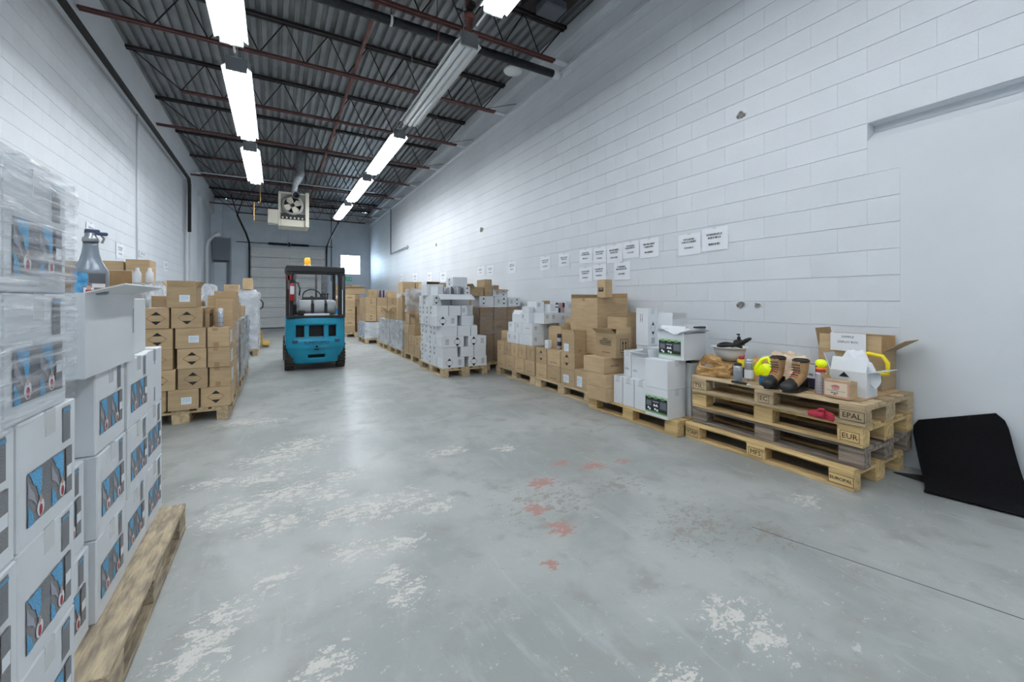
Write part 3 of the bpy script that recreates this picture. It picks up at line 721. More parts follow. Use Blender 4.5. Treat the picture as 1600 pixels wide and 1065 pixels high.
def pallet(cx,cy,z=0,label='',wood='wood_pale',long_='y',rz=0,group='wooden pallets',L_=1.2,W_=.8,stamps=None):
    p=empty('wooden_pallet',(cx,cy,z), rz if long_=='y' else rz+PI/2); tag(p,label,'pallet',group)
    xs=(-W_/2+.0725,0,W_/2-.0725)
    def put(n,me,x,y,zz):
        o=bpy.data.objects.new(n,me); COL.objects.link(o); o.parent=p; o.location=(x,y,zz); o.rotation_euler=(0,0,random.uniform(-.003,.003)); return o
    for x,wd in ((-W_/2+.05,.1),(0,.145),(W_/2-.05,.1)): put('bottom_board',board(wd,L_,.022,wood),x,0,0)
    for y in (-L_/2+.0725,0,L_/2-.0725):
        for x,wd in ((-W_/2+.05,.1),(0,.145),(W_/2-.05,.1)): 
            o=put('block',board(wd,.145,.078,wood),x,y,.022)
        put('stringer_board',board(W_,.145,.022,wood),0,y,.1)
    for x,wd in ((-W_/2+.0725,.145),(-W_/4+.02,.1),(0,.145),(W_/4-.02,.1),(W_/2-.0725,.145)): put('deck_board',board(wd,L_,.022,wood),x,0,.122)
    for s in (stamps or ()):
        t,y=s; ts=.05 if len(t)<5 else .03; lettering(p,t,ts,'burnt_ink',(-W_/2-.0015,y,.06),'A','burnt_stamp')
        bx=MB(); w_=.56*ts*len(t)/2+.01
        for a,b_,c_,d_ in ((-w_,w_,.03,.033),(-w_,w_,-.033,-.03),(-w_-.003,-w_,-.033,.033),(w_,w_+.003,-.033,.033)): bx.add([(a,0,c_),(b_,0,c_),(b_,0,d_),(a,0,d_)],[(0,1,2,3)],'burnt_ink')
        obj('burnt_frame',bx,p,(-W_/2-.0015,y,.06),-PI/2)
    return p

def rr(a,b): return random.uniform(a,b)
# ================================================================== foreground left: white cartons
pallet(-.83,2.26,0,'worn pallet with scuffed white patches under the nearest white cartons','wood_weathered')
pallet(-.90,.98,0,'pallet under the film wrapped white cartons at the left edge','wood_weathered')
ZB=.144; HH=.2875; H2=.281
for k in range(5):
    yr=1.585 if k<3 else 1.53
    for i in range(3):
        y1=yr-i*.30; y0=y1-.295
        pr=[('picture','R',.5,.36,.225,.12),('strip','R',.80,.80,.045,.09)] if i<2 else []
        carton(-.475-.38,-.475+rr(-.003,.003),y0,y1,ZB+k*H2,ZB+(k+1)*H2-.002,'white','white picture-label carton, %s layer of the film wrapped edge stack, %s'%(ORD[k],('far end','middle','near end')[i]),pr)
for k in range(3):
    for i,(y0,y1) in enumerate([(1.61,1.925),(1.935,2.255),(2.26,2.575),(2.58,2.895)]):
        dx=rr(-.006,.006)-((.02,.025,.075)[k] if i==0 else 0)
        pr=[('picture','R',.5,.42,.235,.12),('strip','R',.78,.82,.04,.085)] if not (k==2 and i==3) else [('tape_white','R',.5,.85,.02,.07),('tape_white','R',.5,.2,.02,.07)]
        carton(-.53+dx-.36,-.53+dx,y0,y1,ZB+k*HH,ZB+(k+1)*HH-.002,'white','white carton with %s, %s layer, %s along the open foreground stack'%('picture label' if not (k==2 and i==3) else 'tape strips',ORD[k],NTH[i]),pr)
ZT=ZB+3*HH
oc=carton(-.90,-.512,1.775,2.30,ZT,1.275,'white','scuffed open white carton with raised kraft lined flaps on the foreground stack',[('tape_white','R',.96,.6,.012,.1)],open_={'F':-4,'R':73,'inner':'kraft','fh':.10,'fw':.10})
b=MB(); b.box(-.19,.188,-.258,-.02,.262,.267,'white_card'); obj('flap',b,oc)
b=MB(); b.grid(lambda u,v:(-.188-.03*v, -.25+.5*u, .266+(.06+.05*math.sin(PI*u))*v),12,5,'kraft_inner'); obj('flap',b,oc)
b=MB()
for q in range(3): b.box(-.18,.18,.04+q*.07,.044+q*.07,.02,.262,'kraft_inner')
obj('divider',b,oc)
carton(-.90,-.56,2.32,2.70,ZT,1.26,'white','lower white carton behind the open one on the foreground stack',[('tape_white','R',.45,.85,.02,.07),('tape_white','R',.3,.12,.02,.05)])
# spray bottle
sb=empty('spray_bottle',(-.533,1.885,1.269),.30); tag(sb,'grey trigger spray bottle with blue label on the open white carton','bottle')
def oval(r): return [(r,0)]
b=MB(); b.lathe([(.030,0),(.036,.004),(.037,.02),(.037,.085),(.035,.092),(.029,.105),(.022,.125),(.0175,.15),(.0155,.175),(.0155,.19)],'bottle_grey',(0,0,0),28,1.0,.62)
sb.scale=(1.22,1.22,.92)
obj('bottle_body',b,sb)
b=MB(); b.lathe([(.016,.19),(.017,.192),(.017,.204),(.012,.21),(.012,.222)],'steel_grey',(0,0,0),20); obj('collar',b,sb)
b=MB(); b.box(-.012,.018,-.008,.008,.218,.236,'ink_navy',.003).box(.012,.034,-.007,.007,.216,.228,'ink_navy',.003).path([(.02,0,.218),(.026,0,.205),(.022,0,.188)],.003,'steel_grey',6); obj('trigger_head',b,sb)
def curved_label(x0,x1,z0,z1,m,e=.0006):
    b=MB()
    def f(u,v):
        x=x0+(x1-x0)*u; y=-.0375*.62*math.sqrt(max(0,1-(x/.0375)**2))-e
        return (x,y,z0+(z1-z0)*v)
    b.grid(f,10,4,m); return b
lb=curved_label(-.030,.030,.008,.080,'panel_grey'); 
for q in (curved_label(-.030,-.006,.03,.078,'ink_blue',.001),curved_label(-.004,.028,.042,.076,'ink_grey',.001),curved_label(.002,.028,.026,.04,'label_white',.0012),curved_label(-.014,.006,.004,.026,'label_white',.0012),curved_label(-.010,.002,.004,.018,'ink_red',.0016),curved_label(-.008,.0,.018,.032,'ink_skin',.0016),curved_label(-.030,-.016,.008,.03,'ink_blue',.001)):
    b0=len(lb.v); lb.v+=q.v; k=lb.mi(q.mats[0]); lb.f+=[tuple(b0+i for i in f) for f in q.f]; lb.m+=[k]*len(q.f); lb.sm+=[True]*len(q.f)
obj('picture_label',lb,sb)

# ------------------------------------------------------------------ stretch film
def film(x0,x1,y0,y1,z0,z1,m,label,sides='NFARt',amp=.012,low=None,group=None,res=.03):
    b=MB(); cx,cy=(x0+x1)/2,(y0+y1)/2; seed=rr(0,99)
    def w(p):
        n=noise.noise(Vector((p[0]*5+seed,p[1]*5,p[2]*22)))*amp+noise.noise(Vector((p[0]*14,p[1]*14+seed,p[2]*45)))*amp*.4
        return n
    def face(f0,nrm,L_,h,am=1.0):
        nu=max(6,int(L_/res)); nv=max(6,int(h/res*1.4))
        b.grid(lambda u,v:(lambda p,d:(p[0]+nrm[0]*d-cx,p[1]+nrm[1]*d-cy,p[2]+nrm[2]*d-z0))(f0(u,v),.004+abs(w(f0(u,v)))*am),nu,nv,m)
    zl=(lambda u:z0+(low*math.sin(u*9+seed)*.5 if low else 0))
    if 'N' in sides: face(lambda u,v:(x0+(x1-x0)*u,y0,zl(u)+(z1-zl(u))*v),(0,-1,0),x1-x0,z1-z0)
    if 'F' in sides: face(lambda u,v:(x1+(x0-x1)*u,y1,zl(u)+(z1-zl(u))*v),(0,1,0),x1-x0,z1-z0)
    if 'A' in sides: face(lambda u,v:(x0,y1+(y0-y1)*u,zl(u)+(z1-zl(u))*v),(-1,0,0),y1-y0,z1-z0)
    if 'R' in sides: face(lambda u,v:(x1,y0+(y1-y0)*u,zl(u)+(z1-zl(u))*v),(1,0,0),y1-y0,z1-z0)
    if 't' in sides: face(lambda u,v:(x0+(x1-x0)*u,y0+(y1-y0)*v,z1),(0,0,1),x1-x0,y1-y0,.08)
    o=obj('stretch_film',b,None,(cx,cy,z0)); tag(o,label,'plastic film',group); return o
film(-.86,-.468,.62,1.54,1.0,1.556,'film_clear','creased clear stretch film round the upper cartons at the left edge','RFt',.012,.03,res=.014)

# ================================================================== left rows beyond the foreground
pallet(-.84,5.92,0,'pallet with dark marked middle block under the brown diamond cartons','wood_pale')
LYR=[.144,.351,.558,.765,.972,1.179]
hz=('hazard_kraft','N',.5,.5,.15,.13); sh=('shipping','N',.6,.45,.085,.07)
tp=[('tape','N',.35,.9,.045,.03),('tape','N',.4,.14,.045,.045)]
def brown(x0,x1,k,pr,lab,y0=5.30,d=.36,**kw):
    return carton(x0,x1,y0,y0+d,LYR[k],LYR[k+1]-.002,'kraft',lab,pr,'brown cartons on the left diamond stack',seam=False,**kw)
rows=[(0,-1.2,-.95,[hz],'diamond mark','left'),(0,-.94,-.686,[sh],'white label','middle'),(0,-.678,-.413,[hz],'diamond mark','right'),
 (1,-1.14,-.875,[hz],'diamond mark','left'),(1,-.862,-.611,[hz],'diamond mark','middle'),(1,-.603,-.413,tp,'tape patches','right'),
 (2,-1.15,-.897,[hz],'diamond mark','left'),(2,-.867,-.622,[hz],'diamond mark','middle'),(2,-.616,-.416,tp,'tape patches','right'),
 (3,-1.14,-.897,[hz],'diamond mark','left'),(3,-.882,-.627,[sh],'white label','middle'),(3,-.622,-.425,tp,'tape patches','right'),
 (4,-1.13,-.924,[hz],'diamond mark','left'),(4,-.915,-.656,[hz],'diamond mark','middle')]
for (k,x0,x1,pr,what,col) in rows:
    y=5.30+rr(-.012,.012)
    pr=list(pr)
    if col=='right' and k in(1,2,3): pr+=[('shipping','R',.35,.5,.09,.13),('shipping','R',.72,.5,.09,.13)]
    if col=='right' and k==0: pr+=[('vtext','R',.3,.5,.012,.12)]
    brown(x0,x1,k,pr,'brown carton with %s, %s layer, %s column of the left diamond stack front'%(what,('bottom','second','third','fourth','top')[k],col),y)
for k in range(5):
    for q in range(2):
        if k==4 and q==0: continue
        carton(-.80,-.425-.01*k,5.68+q*.39,6.06+q*.39,LYR[k],LYR[k+1]-.002,'kraft','brown carton in the %s layer, %s row back on the left diamond stack aisle side'%(('bottom','second','third','fourth','top')[k],NTH[q+1]),[('vtext','R',.25,.5,.012,.1),('vtext','R',.7,.5,.012,.1)],'brown cartons on the left diamond stack',seam=False)
carton(-.645,-.60,5.34,5.66,.972,1.16,'dark','narrow brown carton squeezed beside the top diamond carton',[],seam=False)
carton(-.95,-.705,5.30,5.62,1.181,1.385,'kraft','open brown carton with white label topping the left diamond stack',[sh],open_={'N':22,'A':38,'F':5,'R':30,'fh':.07,'fw':.07})
carton(-.575,-.41,5.50,5.80,.972,1.27,'kraft','brown carton standing behind the silver can on the left stack',[('vtext','R',.3,.4,.02,.12)],seam=False)
carton(-.62,-.40,5.84,6.12,1.181,1.36,'kraft','brown carton behind the tall one on the left diamond stack',[],seam=False) 
carton(-1.15,-.80,5.72,6.1,1.181,1.30,'kraft','low brown carton behind the open one on the left stack',[],seam=False) 
can=empty('spray_can',(-.515,5.40,.973)); tag(can,'silver spray can standing on the left brown carton stack','can')
obj('can_body',MB().lathe([(.030,0),(.033,.004),(.033,.14),(.030,.155),(.02,.165)],'can_silver',(0,0,0),20),can)
obj('cap',MB().lathe([(.024,.16),(.025,.165),(.024,.19),(.018,.197)],'white_plastic',(0,0,0),18),can)
for q,zz in enumerate((.04,.09)): obj('can_band',MB().lathe([(.0335,zz),(.0337,zz+.004),(.0335,zz+.008)],'ink_lines',(0,0,0),20,closed=False),can)
sp=MB(); sp.path([(0,0,0),(0,0,.12)],.004,'cable_black',6); sp.lathe([(.006,.12),(.012,.125),(.012,.14),(.005,.145)],'cable_black',(0,0,0),10); sp.lathe([(.012,0),(.012,.006)],'cable_black',(0,0,0),10)
tag(obj('dark_rod',sp,None,(-.60,5.38,.973)),'thin dark rod with a knob beside the silver can','rod')

def load(x0,x1,y0,y1,z0,z1,nx,ny,nz,kind,where,m,sides,film_label,prints=None,deck=True,wood='wood_pale',plabel=None,cover=None,rz=0,res=.05,skip=None,joined=None):
    """a pallet of cartons wrapped in film; only the cartons that stand at the visible faces"""
    if plabel: pallet((x0+x1)/2,(y0+y1)/2,0,plabel,wood)
    dx,dy,dz=(x1-x0)/nx,(y1-y0)/ny,(z1-z0)/nz
    if joined:
        b=MB()
        for k in range(nz):
            for i in range(nx):
                for j in range(ny): b.box(x0+i*dx+.004,x0+(i+1)*dx-.004,y0+j*dy+.004,y0+(j+1)*dy-.004,z0+k*dz+(.0 if k else .001),z0+(k+1)*dz-.002,'white_card' if kind=='white' else kind,.004)
        tag(obj('carton_load',b),joined,'cartons',kind='stuff')
    for k in range(0 if joined else nz):
        for i in range(nx):
            for j in range(ny):
                near=j==0; aisle=(i==0 if 'A' in sides else i==nx-1); top=k==nz-1
                if not(near or aisle): continue
                if skip and skip(i,j,k): continue
                a=i if 'A' in sides else nx-1-i
                pr=prints(i,j,k) if prints else []
                carton(x0+i*dx+.004,x0+(i+1)*dx-.004,y0+j*dy+.004,y0+(j+1)*dy-.004,z0+k*dz,z0+(k+1)*dz-.002,kind,
                  '%s carton, %s layer, %s from aisle, %s from near end, %s'%({'kraft':'brown','dark':'brown','white':'white'}[kind],ORD[k] if k else 'lowest',NTH[a],NTH[j],where),pr,'cartons of the '+where,seam=False)
    if m: film(x0-.006,x1+.006,y0-.006,y1+.006,(z0+.02 if not cover else cover[0]),(z1+.004 if not cover else cover[1]),m,film_label,sides+('t' if not cover or cover[2:] else ''),.03,.03,res=res)
# second and third pallets of the left aisle row, wrapped
load(-1.24,-.43,6.62,7.8,.144,.98,2,3,4,'kraft','second left aisle pallet','film_white','NR','grey stretch film round the second pallet of the left aisle',None,plabel='pallet under the second wrapped load of the left aisle',res=.06)
load(-1.24,-.44,7.95,9.1,.144,1.0,2,3,4,'white','third left aisle pallet','film_white','NR','pale stretch film round the third pallet of the left aisle',None,plabel='pallet under the third wrapped load of the left aisle',res=.06)
carton(-.78,-.45,6.72,7.05,.99,1.32,'kraft','tall brown carton on the second left aisle pallet, nearest the aisle',[('vtext','R',.6,.5,.015,.1)],seam=False)
carton(-.80,-.46,7.12,7.5,.99,1.22,'kraft','brown carton on the second left aisle pallet behind the tall one',[],seam=False)
carton(-1.22,-.84,6.75,7.1,.99,1.25,'kraft','brown carton on the second left aisle pallet, wall side',[],seam=False)
carton(-.75,-.45,8.0,8.4,1.012,1.17,'kraft','low brown carton on the third left aisle pallet',[],seam=False)
load(-1.16,-.36,11.1,12.3,.144,1.45,2,3,6,'white','tall wrapped left pallet','film_white','NR','shiny white film round the tall pallet on the left aisle',None,plabel='pallet under the tall film wrapped white load',res=.07)
carton(-1.0,-.72,11.15,11.5,1.46,1.61,'kraft','brown carton with handle hole on the tall wrapped white load',[('textline','N',.5,.6,.08,.02)],seam=False)
carton(-.68,-.47,11.55,11.8,1.515,1.68,'kraft','open pale brown carton on the tall wrapped white load, aisle side',[],open_={'N':-5,'fh':.1})
tag(obj('white_tray',MB().box(-.42,.16,-.3,.3,0,.05,'white_card',.01).box(-.38,.12,-.26,.26,.05,.056,'white_card_inner'),None,(-.58,11.9,1.46)),'flat white tray on the tall wrapped white load','tray')
# pallet jack
pj=empty('pallet_jack',(-.42,12.9,0)); tag(pj,'pallet jack with black loop handle parked behind the tall wrapped load','pallet jack')
obj('fork',MB().box(-.27,-.11,.0,1.1,.05,.11,'jack_yellow',.01),pj); obj('fork',MB().box(.11,.27,.0,1.1,.05,.11,'jack_yellow',.01),pj)
obj('pump_body',MB().box(-.12,.12,-.22,.0,.1,.42,'jack_yellow',.02).tube((0,-.1,.4),(0,-.1,.55),.04,'steel_grey',10),pj)
obj('wheel',MB().lathe([(.09,-.05),(.1,-.04),(.1,.04),(.09,.05)],'cable_black',(0,-.12,.1),16,axis='x'),pj)
obj('tow_handle',MB().path([(0,-.15,.4),(.02,-.2,1.0)],.022,'cable_black',8).path([(.02,-.2,1.0),(-.08,-.2,1.08),(-.09,-.2,1.2),(-.03,-.2,1.27),(.08,-.2,1.27),(.13,-.2,1.2),(.12,-.2,1.08),(.02,-.2,1.0)],.016,'cable_black',8),pj)
# back row against the left wall
load(-2.28,-1.45,5.35,6.5,.144,1.40,2,3,5,'kraft','first left wall pallet',None,'NR','',None,joined='block of brown cartons nearest the camera in the left wall row',plabel='pallet nearest the camera in the left wall row')
for q,(xx,yy,zt) in enumerate([(-1.50,5.40,1.62),(-1.77,5.42,1.64),(-2.04,5.45,1.66)]):
    carton(xx-.25,xx,yy,yy+.3,1.402,zt,'kraft','brown carton topping the left wall row beside the spray bottle, %s from aisle'%NTH[q],[],seam=False)
load(-2.28,-1.42,6.75,7.95,.144,1.46,2,3,5,'white','second left wall pallet','film_white','NR','white creased film round the second pallet of the left wall row',None,joined='block of white cartons wrapped on the second left wall pallet',plabel='second pallet of the left wall row')
for q in range(3): carton(-1.75-.27*q+.02,-1.50-.27*q+.02,7.3,7.65,1.475,1.80-.03*q,'kraft','brown carton on the wrapped left wall load, %s from aisle'%NTH[q],[],seam=False)
for q in range(2): tag(obj('clear_bottle',MB().lathe([(.035,0),(.04,.01),(.04,.12),(.02,.16),(.018,.19)],'white_plastic',(0,0,0),14),None,(-1.52+.12*q,6.9,1.475)),'small white bottle standing on the wrapped left wall load, %s one'%('left','right')[q],'bottle','bottles on the left wall load')
load(-2.2,-1.4,10.2,11.4,.144,1.62,2,3,5,'white','third left wall pallet','film_white','NR','puffy white film round the third pallet of the left wall row',None,joined='block of white cartons wrapped on the third left wall pallet',plabel='third pallet of the left wall row')
load(-2.2,-1.4,12.6,13.8,.144,1.66,2,3,5,'white','fourth left wall pallet','film_white','NR','puffy white film round the fourth pallet of the left wall row',None,joined='block of white cartons wrapped on the fourth left wall pallet',plabel='fourth pallet of the left wall row')

# ================================================================== right row against the wall
# stack of four empty pallets with clutter
PT=[('wood_yellow',0.0,0,(('EUROPAL',-.5675),('MFS',.0),('CAP',.5675)),'bottom, yellowest'),('wood_grey',.055,-.03,(),'second, greyest'),('wood_yellow',.045,-.035,(('EUR',-.5675),),'third, marked EUR'),('wood_pale',.02,-.05,(('EPAL',-.5675),('EC',.0),('TSL',.5675)),'top, marked EPAL')]
for k,(wd,dx,dy,stp,ll) in enumerate(PT):
    pallet(3.67+dx,1.895+dy,k*.144,'empty wooden pallet of the clutter stack, %s'%ll,wd,L_=1.28,group='stacked empty pallets',stamps=stp,rz=(0,.008,-.006,.004)[k])
tag(obj('cardboard_sheet',MB().box(-.34,.34,-.42,.42,0,.006,'cardboard_sheet'),None,(3.70,1.68,.577)),'flat brown cardboard sheet on the top pallet of the clutter stack','cardboard')
ZP=.584
# big brown carton with paper notice
bc=carton(3.86,4.12,1.31,1.725,ZP,.87,'kraft','open brown carton with white paper notice beside the wall on the pallet stack',[],open_={'A':-3,'R':-3,'N':55,'F':10,'fw':.115,'fh':.16})
nt_=MB(); nt_.box(-.0005,.0,-.115,.115,-.07,.07,'paper_white'); nn=obj('paper_notice',nt_,bc,(-.141,.0,.345))
lettering(nn,'SAMPLE',.024,'ink_grey',(-.0012,0,.04),'A'); lettering(nn,'DISPLAY BOX',.022,'ink_grey',(-.0012,0,.0),'A')
# white carton with coverall and yellow jug
wc=carton(3.49,3.66,1.265,1.49,ZP,.755,'white','open white carton full of white cloth on the pallet stack',[],open_={'A':-22,'N':75,'F':20,'fw':.10,'fh':.12})
b=MB(); b.poly([(-.45,0,-.2),(.45,0,-.2),(0,0,.5)],'ink_black'); bm=b.mesh('hazard_mark'); o=obj('hazard_mark',bm,wc,(-.0865,.02,.14),-PI/2); o.scale=(.07,1,.05)
b=MB()
def cloth(u,v):
    a=2*PI*u; r_=v*(1+.28*noise.noise(Vector((math.cos(a)*1.5,math.sin(a)*1.5,4)))+.12*math.sin(3*a+1))
    x=.09*r_*math.cos(a)+.01; y=.155*r_*math.sin(a)-.02
    z=.265-.13*v*v+.05*noise.noise(Vector((x*22,y*22,3)))+.012*noise.noise(Vector((x*50,y*50,8)))-(.05 if v>.97 else 0)
    if y<-.10: z-=.02
    return (x,y,z)
b.grid(cloth,60,26,'cloth_white'); b.grid(lambda u,v:(lambda p:(p[0],p[1],p[2]-.004))(cloth(u,v)),60,26,'cloth_white')
tag(obj('white_coverall',b,None,(3.60,1.40,.615)),'crumpled white cloth coverall spilling out of the white carton','clothing')
jg=empty('yellow_jug',(3.79,1.385,ZP+.002)); tag(jg,'yellow plastic jug with loop handle behind the white cloth','jug')
obj('jug_body',MB().lathe([(.05,0),(.06,.01),(.062,.14),(.05,.19),(.025,.22),(.02,.26)],'yellow_plastic',(0,.05,0),20,.6,1),jg)
obj('jug_handle',MB().path([(0,.06,.26),(0,-.02,.275),(0,-.1,.265),(0,-.13,.22),(0,-.13,.14),(0,-.05,.13)],.014,'yellow_plastic',10),jg)
# small carton with red framed label
carton(3.33,3.44,1.297,1.455,ZP,.70,'kraft','small brown carton with red framed label at the pallet stack corner',[('redlabel','A',.47,.52,.145,.10)],open_={'F':35,'A':-80,'fh':.05,'fw':.03})
# grey canister with coloured tape rolls on top
cn=empty('grey_canister',(3.40,1.50,ZP)); tag(cn,'translucent grey canister beside the red labelled carton','canister')
obj('canister_body',MB().lathe([(.034,0),(.037,.006),(.034,.10),(.030,.135),(.028,.14)],'can_pinkgrey',(0,0,0),22),cn); obj('lid',MB().lathe([(.031,.14),(.032,.142),(.032,.15),(.028,.152)],'label_white',(0,0,0),22),cn)
for k in range(4): obj('measure_mark',MB().lathe([(.0372,.02+k*.02),(.0374,.022+k*.02),(.0371,.024+k*.02)],'ink_lines',(0,0,0),22,closed=False),cn)
tr_=MB(); tr_.lathe([(.012,0),(.027,.0),(.029,.008),(.027,.016),(.012,.016)],'ink_red',(0,0,0),20); tag(obj('red_tape_roll',tr_,None,(3.40,1.50,ZP+.153)),'red ring lying on the grey canister','tape roll')
tr_=MB(); tr_.lathe([(.02,0),(.031,.006),(.030,.016),(.02,.02)],'neon_orange',(0,0,0),20); tag(obj('orange_cup',tr_,None,(3.40,1.50,ZP+.170)),'orange cup under the neon yellow ball on the canister','cup')
tr_=MB(); tr_.lathe([(.018,0),(.032,.01),(.036,.025),(.032,.042),(.02,.052),(.006,.055)],'neon_yellow',(0,0,0),24); tag(obj('neon_ball',tr_,None,(3.40,1.50,ZP+.191)),'neon yellow ball on the orange cup above the canister','ball')
# boots
def boot(x,y,rz,lab):
    t=empty('work_boot',(x,y,ZP),rz); tag(t,lab,'boot','pair of tan work boots')
    # foot runs along +y local from the toe at 0 ; sweep of oval rings
    R_=[((0,.002,.028),(.012,.014),0),((0,.012,.034),(.036,.026),0),((0,.045,.040),(.046,.034),.05),((0,.09,.050),(.044,.040),.2),((0,.13,.068),(.040,.044),.45),((0,.165,.085),(.040,.050),.75),((0,.195,.105),(.041,.054),1.1),((0,.208,.135),(.042,.056),1.45),((0,.212,.17),(.045,.058),1.57),((0,.212,.205),(.048,.060),1.57),((0,.212,.222),(.050,.060),1.57)]
    def rings(a,bb,m,grow=0,flat=True):
        b=MB(); vs=[]; fs=[]; n=20
        for (c,(rx,rz_),ang) in R_[a:bb]:
            for q in range(n):
                th=2*PI*q/n; u=(rx+grow)*math.cos(th); w_=(rz_+grow)*math.sin(th)
                yy=c[1]-w_*math.sin(ang); zz=c[2]+w_*math.cos(ang)
                if flat: zz=max(zz,.012)
                vs.append((u,yy,zz))
        k=bb-a
        for i in range(k-1):
            for q in range(n): fs.append((i*n+q,(i+1)*n+q,(i+1)*n+(q+1)%n,i*n+(q+1)%n))
        fs.append(tuple(range(n)))
        b.add(vs,fs,m,True); return b
    up=rings(1,11,'boot_tan'); obj('boot_upper',up,t)
    obj('toe_cap',rings(0,4,'boot_black',.0035),t)
    hl=MB(); hl.add([(.046*math.cos(a)*1.0,.215+.062*math.sin(a),z) for z in (.012,.07) for a in [PI*k/8 for k in range(9)]],[(k,k+1,k+10,k+9) for k in range(8)],'boot_black',True); obj('heel_cap',hl,t)
    so=[]; 
    for k in range(24):
        a=2*PI*k/24; yy=.138+.14*math.sin(a); xx=(.046 if yy<.12 else .040)*math.cos(a)
        so.append((xx,yy))
    b=MB(); n=24; b.add([(p[0],p[1],0) for p in so]+[(p[0],p[1],.02) for p in so],[tuple(reversed(range(n))),tuple(range(n,2*n))]+[(k,(k+1)%n,(k+1)%n+n,k+n) for k in range(n)],'boot_black'); obj('sole',b,t)
    b=MB(); b.lathe([(.046,.0),(.053,.006),(.052,.02),(.044,.026)],'boot_lining',(0,.212,.205),20,1,1.2,closed=False); b.lathe([(.001,.012),(.046,.012)],'boot_lining',(0,.212,.205),20,1,1.2,closed=False); obj('collar',b,t)
    for k in range(5):
        yy=.085+k*.019; zz=.092+k*.014
        obj('lace',MB().path([(-.026,yy+.01,zz-.006),(0,yy,zz+.005),(.026,yy+.01,zz-.006)],.0035,'ink_red' if k%2 else 'boot_lining',6),t)
    for k in range(3):
        obj('lace',MB().path([(-.03,.15,.15+k*.02),(0,.145,.152+k*.02),(.03,.15,.15+k*.02)],.0035,'boot_lining',6),t)
    b=MB()
    for s_ in(-1,1):
        for k in range(3): b.lathe([(.004,0),(.004,.004)],'steel_grey',(s_*.032,.148,.15+k*.02),8,axis='y')
    b.box(-.028,.028,.149,.153,.17,.215,'boot_tan'); obj('tongue',b,t)
    return t
boot(3.215,1.785,-PI/2+.10,'tan work boot with black toe cap, left one of the pair')
boot(3.20,1.65,-PI/2-.06,'tan work boot with black toe cap, right one of the pair')
# cloth, paper and small things behind the boots
def crumple(name,pts,r,h,m,lab,cat,seed=1,flat=.6,n=28):
    b=MB()
    def f(u,v):
        a=2*PI*u; ph=v*PI/2
        R2=math.cos(ph)**.7; nz_=noise.noise(Vector((math.cos(a)*2+seed,math.sin(a)*2,v*3)))*.35+noise.noise(Vector((math.cos(a)*6+seed,math.sin(a)*6,v*8)))*.14
        return (r[0]*math.cos(a)*R2*(1+nz_), r[1]*math.sin(a)*R2*(1+nz_), h*max(0,math.sin(ph)**flat*(1+nz_*.8)))
    b.grid(f,n,12,m,False); o=obj(name,b,None,pts); tag(o,lab,cat); return o
crumple('cream_bag',(3.88,1.98,ZP-.006),(.09,.22),.20,'paper_cream','crumpled cream paper bag against the wall behind the work boots','paper bag',3)
crumple('brown_wrap',(3.66,2.03,ZP-.006),(.09,.12),.17,'paper_kraft','crumpled brown wrapping paper left of the neon yellow clip','paper',9)
b=MB(); b.path([(0,.06,.0),(-.01,.07,.06),(0,.03,.13),(0,-.02,.155),(0,-.05,.10),(0,-.055,.03),(0,.0,.01)],[.018,.02,.014,.012,.016,.022,.02],'neon_yellow',10)
b.lathe([(.02,-.02),(.05,-.012),(.055,.012),(.03,.025)],'neon_yellow',(0,.0,.05),18,axis='x')
tag(obj('neon_ear_defenders',b,None,(3.47,1.93,ZP+.05)),'neon yellow curved ear defenders leaning on brown paper','ear defenders')
b=MB(); b.box(-.02,.02,-.03,.03,0,.06,'blue_plastic',.01).box(-.018,.018,-.028,.028,.06,.075,'ink_navy',.005)
tag(obj('blue_cap_tin',b,None,(3.37,1.89,ZP-.006)),'small dark blue tin between the neon clip and left boot','tin')
b=MB(); b.box(-.01,.01,-.05,.05,0,.19,'purple_dark',.008); gl_=obj('dark_pouch',b,None,(3.53,1.625,ZP+.0)); tag(gl_,'dark pouch with white hanging tag beside the right boot','pouch')
obj('hang_tag',MB().box(-.0125,-.0115,-.035,.03,.08,.185,'label_white').box(-.013,-.0125,-.02,.01,.10,.115,'ink_lines'),gl_)
# red glove on the second deck
b=MB(); b.path([(0,.05,.02),(0,0,.025),(0,-.05,.03)],[.02,.028,.032],'glove_red',10)
for k in range(4): b.path([(0,-.045,.01+k*.013),(-.012,-.085,.006+k*.014),(-.012,-.115+abs(k-1.5)*.008,.002+k*.012)],[.011,.010,.008],'glove_red',8)
b.path([(0,.0,.04),(-.02,-.03,.065),(-.025,-.055,.07)],[.012,.011,.009],'glove_red',8)

gv=obj('red_glove',b,None,(3.285,1.475,.436)); tag(gv,'red work glove poking out between the top pallets','glove')

# left end of the stack: paper bag, hard hat, spray cans
def bag():
    b=MB()
    def f(u,v):
        a=2*PI*u; rx=.075+.01*v; ry=.16-.03*v+.02*math.sin(3*a)
        n_=noise.noise(Vector((math.cos(a)*2.5+5,math.sin(a)*2.5,v*3)))*.3
        zz=.145*v*(1-.62*max(0,-math.cos(a-.3))**2)+ (.03*math.sin(2*a+.6)+.02*noise.noise(Vector((math.cos(a)*5,math.sin(a)*5,2))))*v
        return (rx*math.cos(a)*(1+n_),ry*math.sin(a)*(1+n_),max(0.001,zz))
    b.grid(f,30,8,'paper_kraft',False); b.grid(lambda u,v:(lambda p:(p[0]*.97,p[1]*.97,p[2]))(f(1-u,v)),30,8,'paper_kraft',False)
    b.add([f(k/30,0) for k in range(30)],[tuple(range(30))],'paper_kraft'); return b
pb=obj('paper_bag',bag(),None,(3.42,2.36,.579),.1); tag(pb,'crumpled open kraft paper bag at the far end of the pallet stack','paper bag')
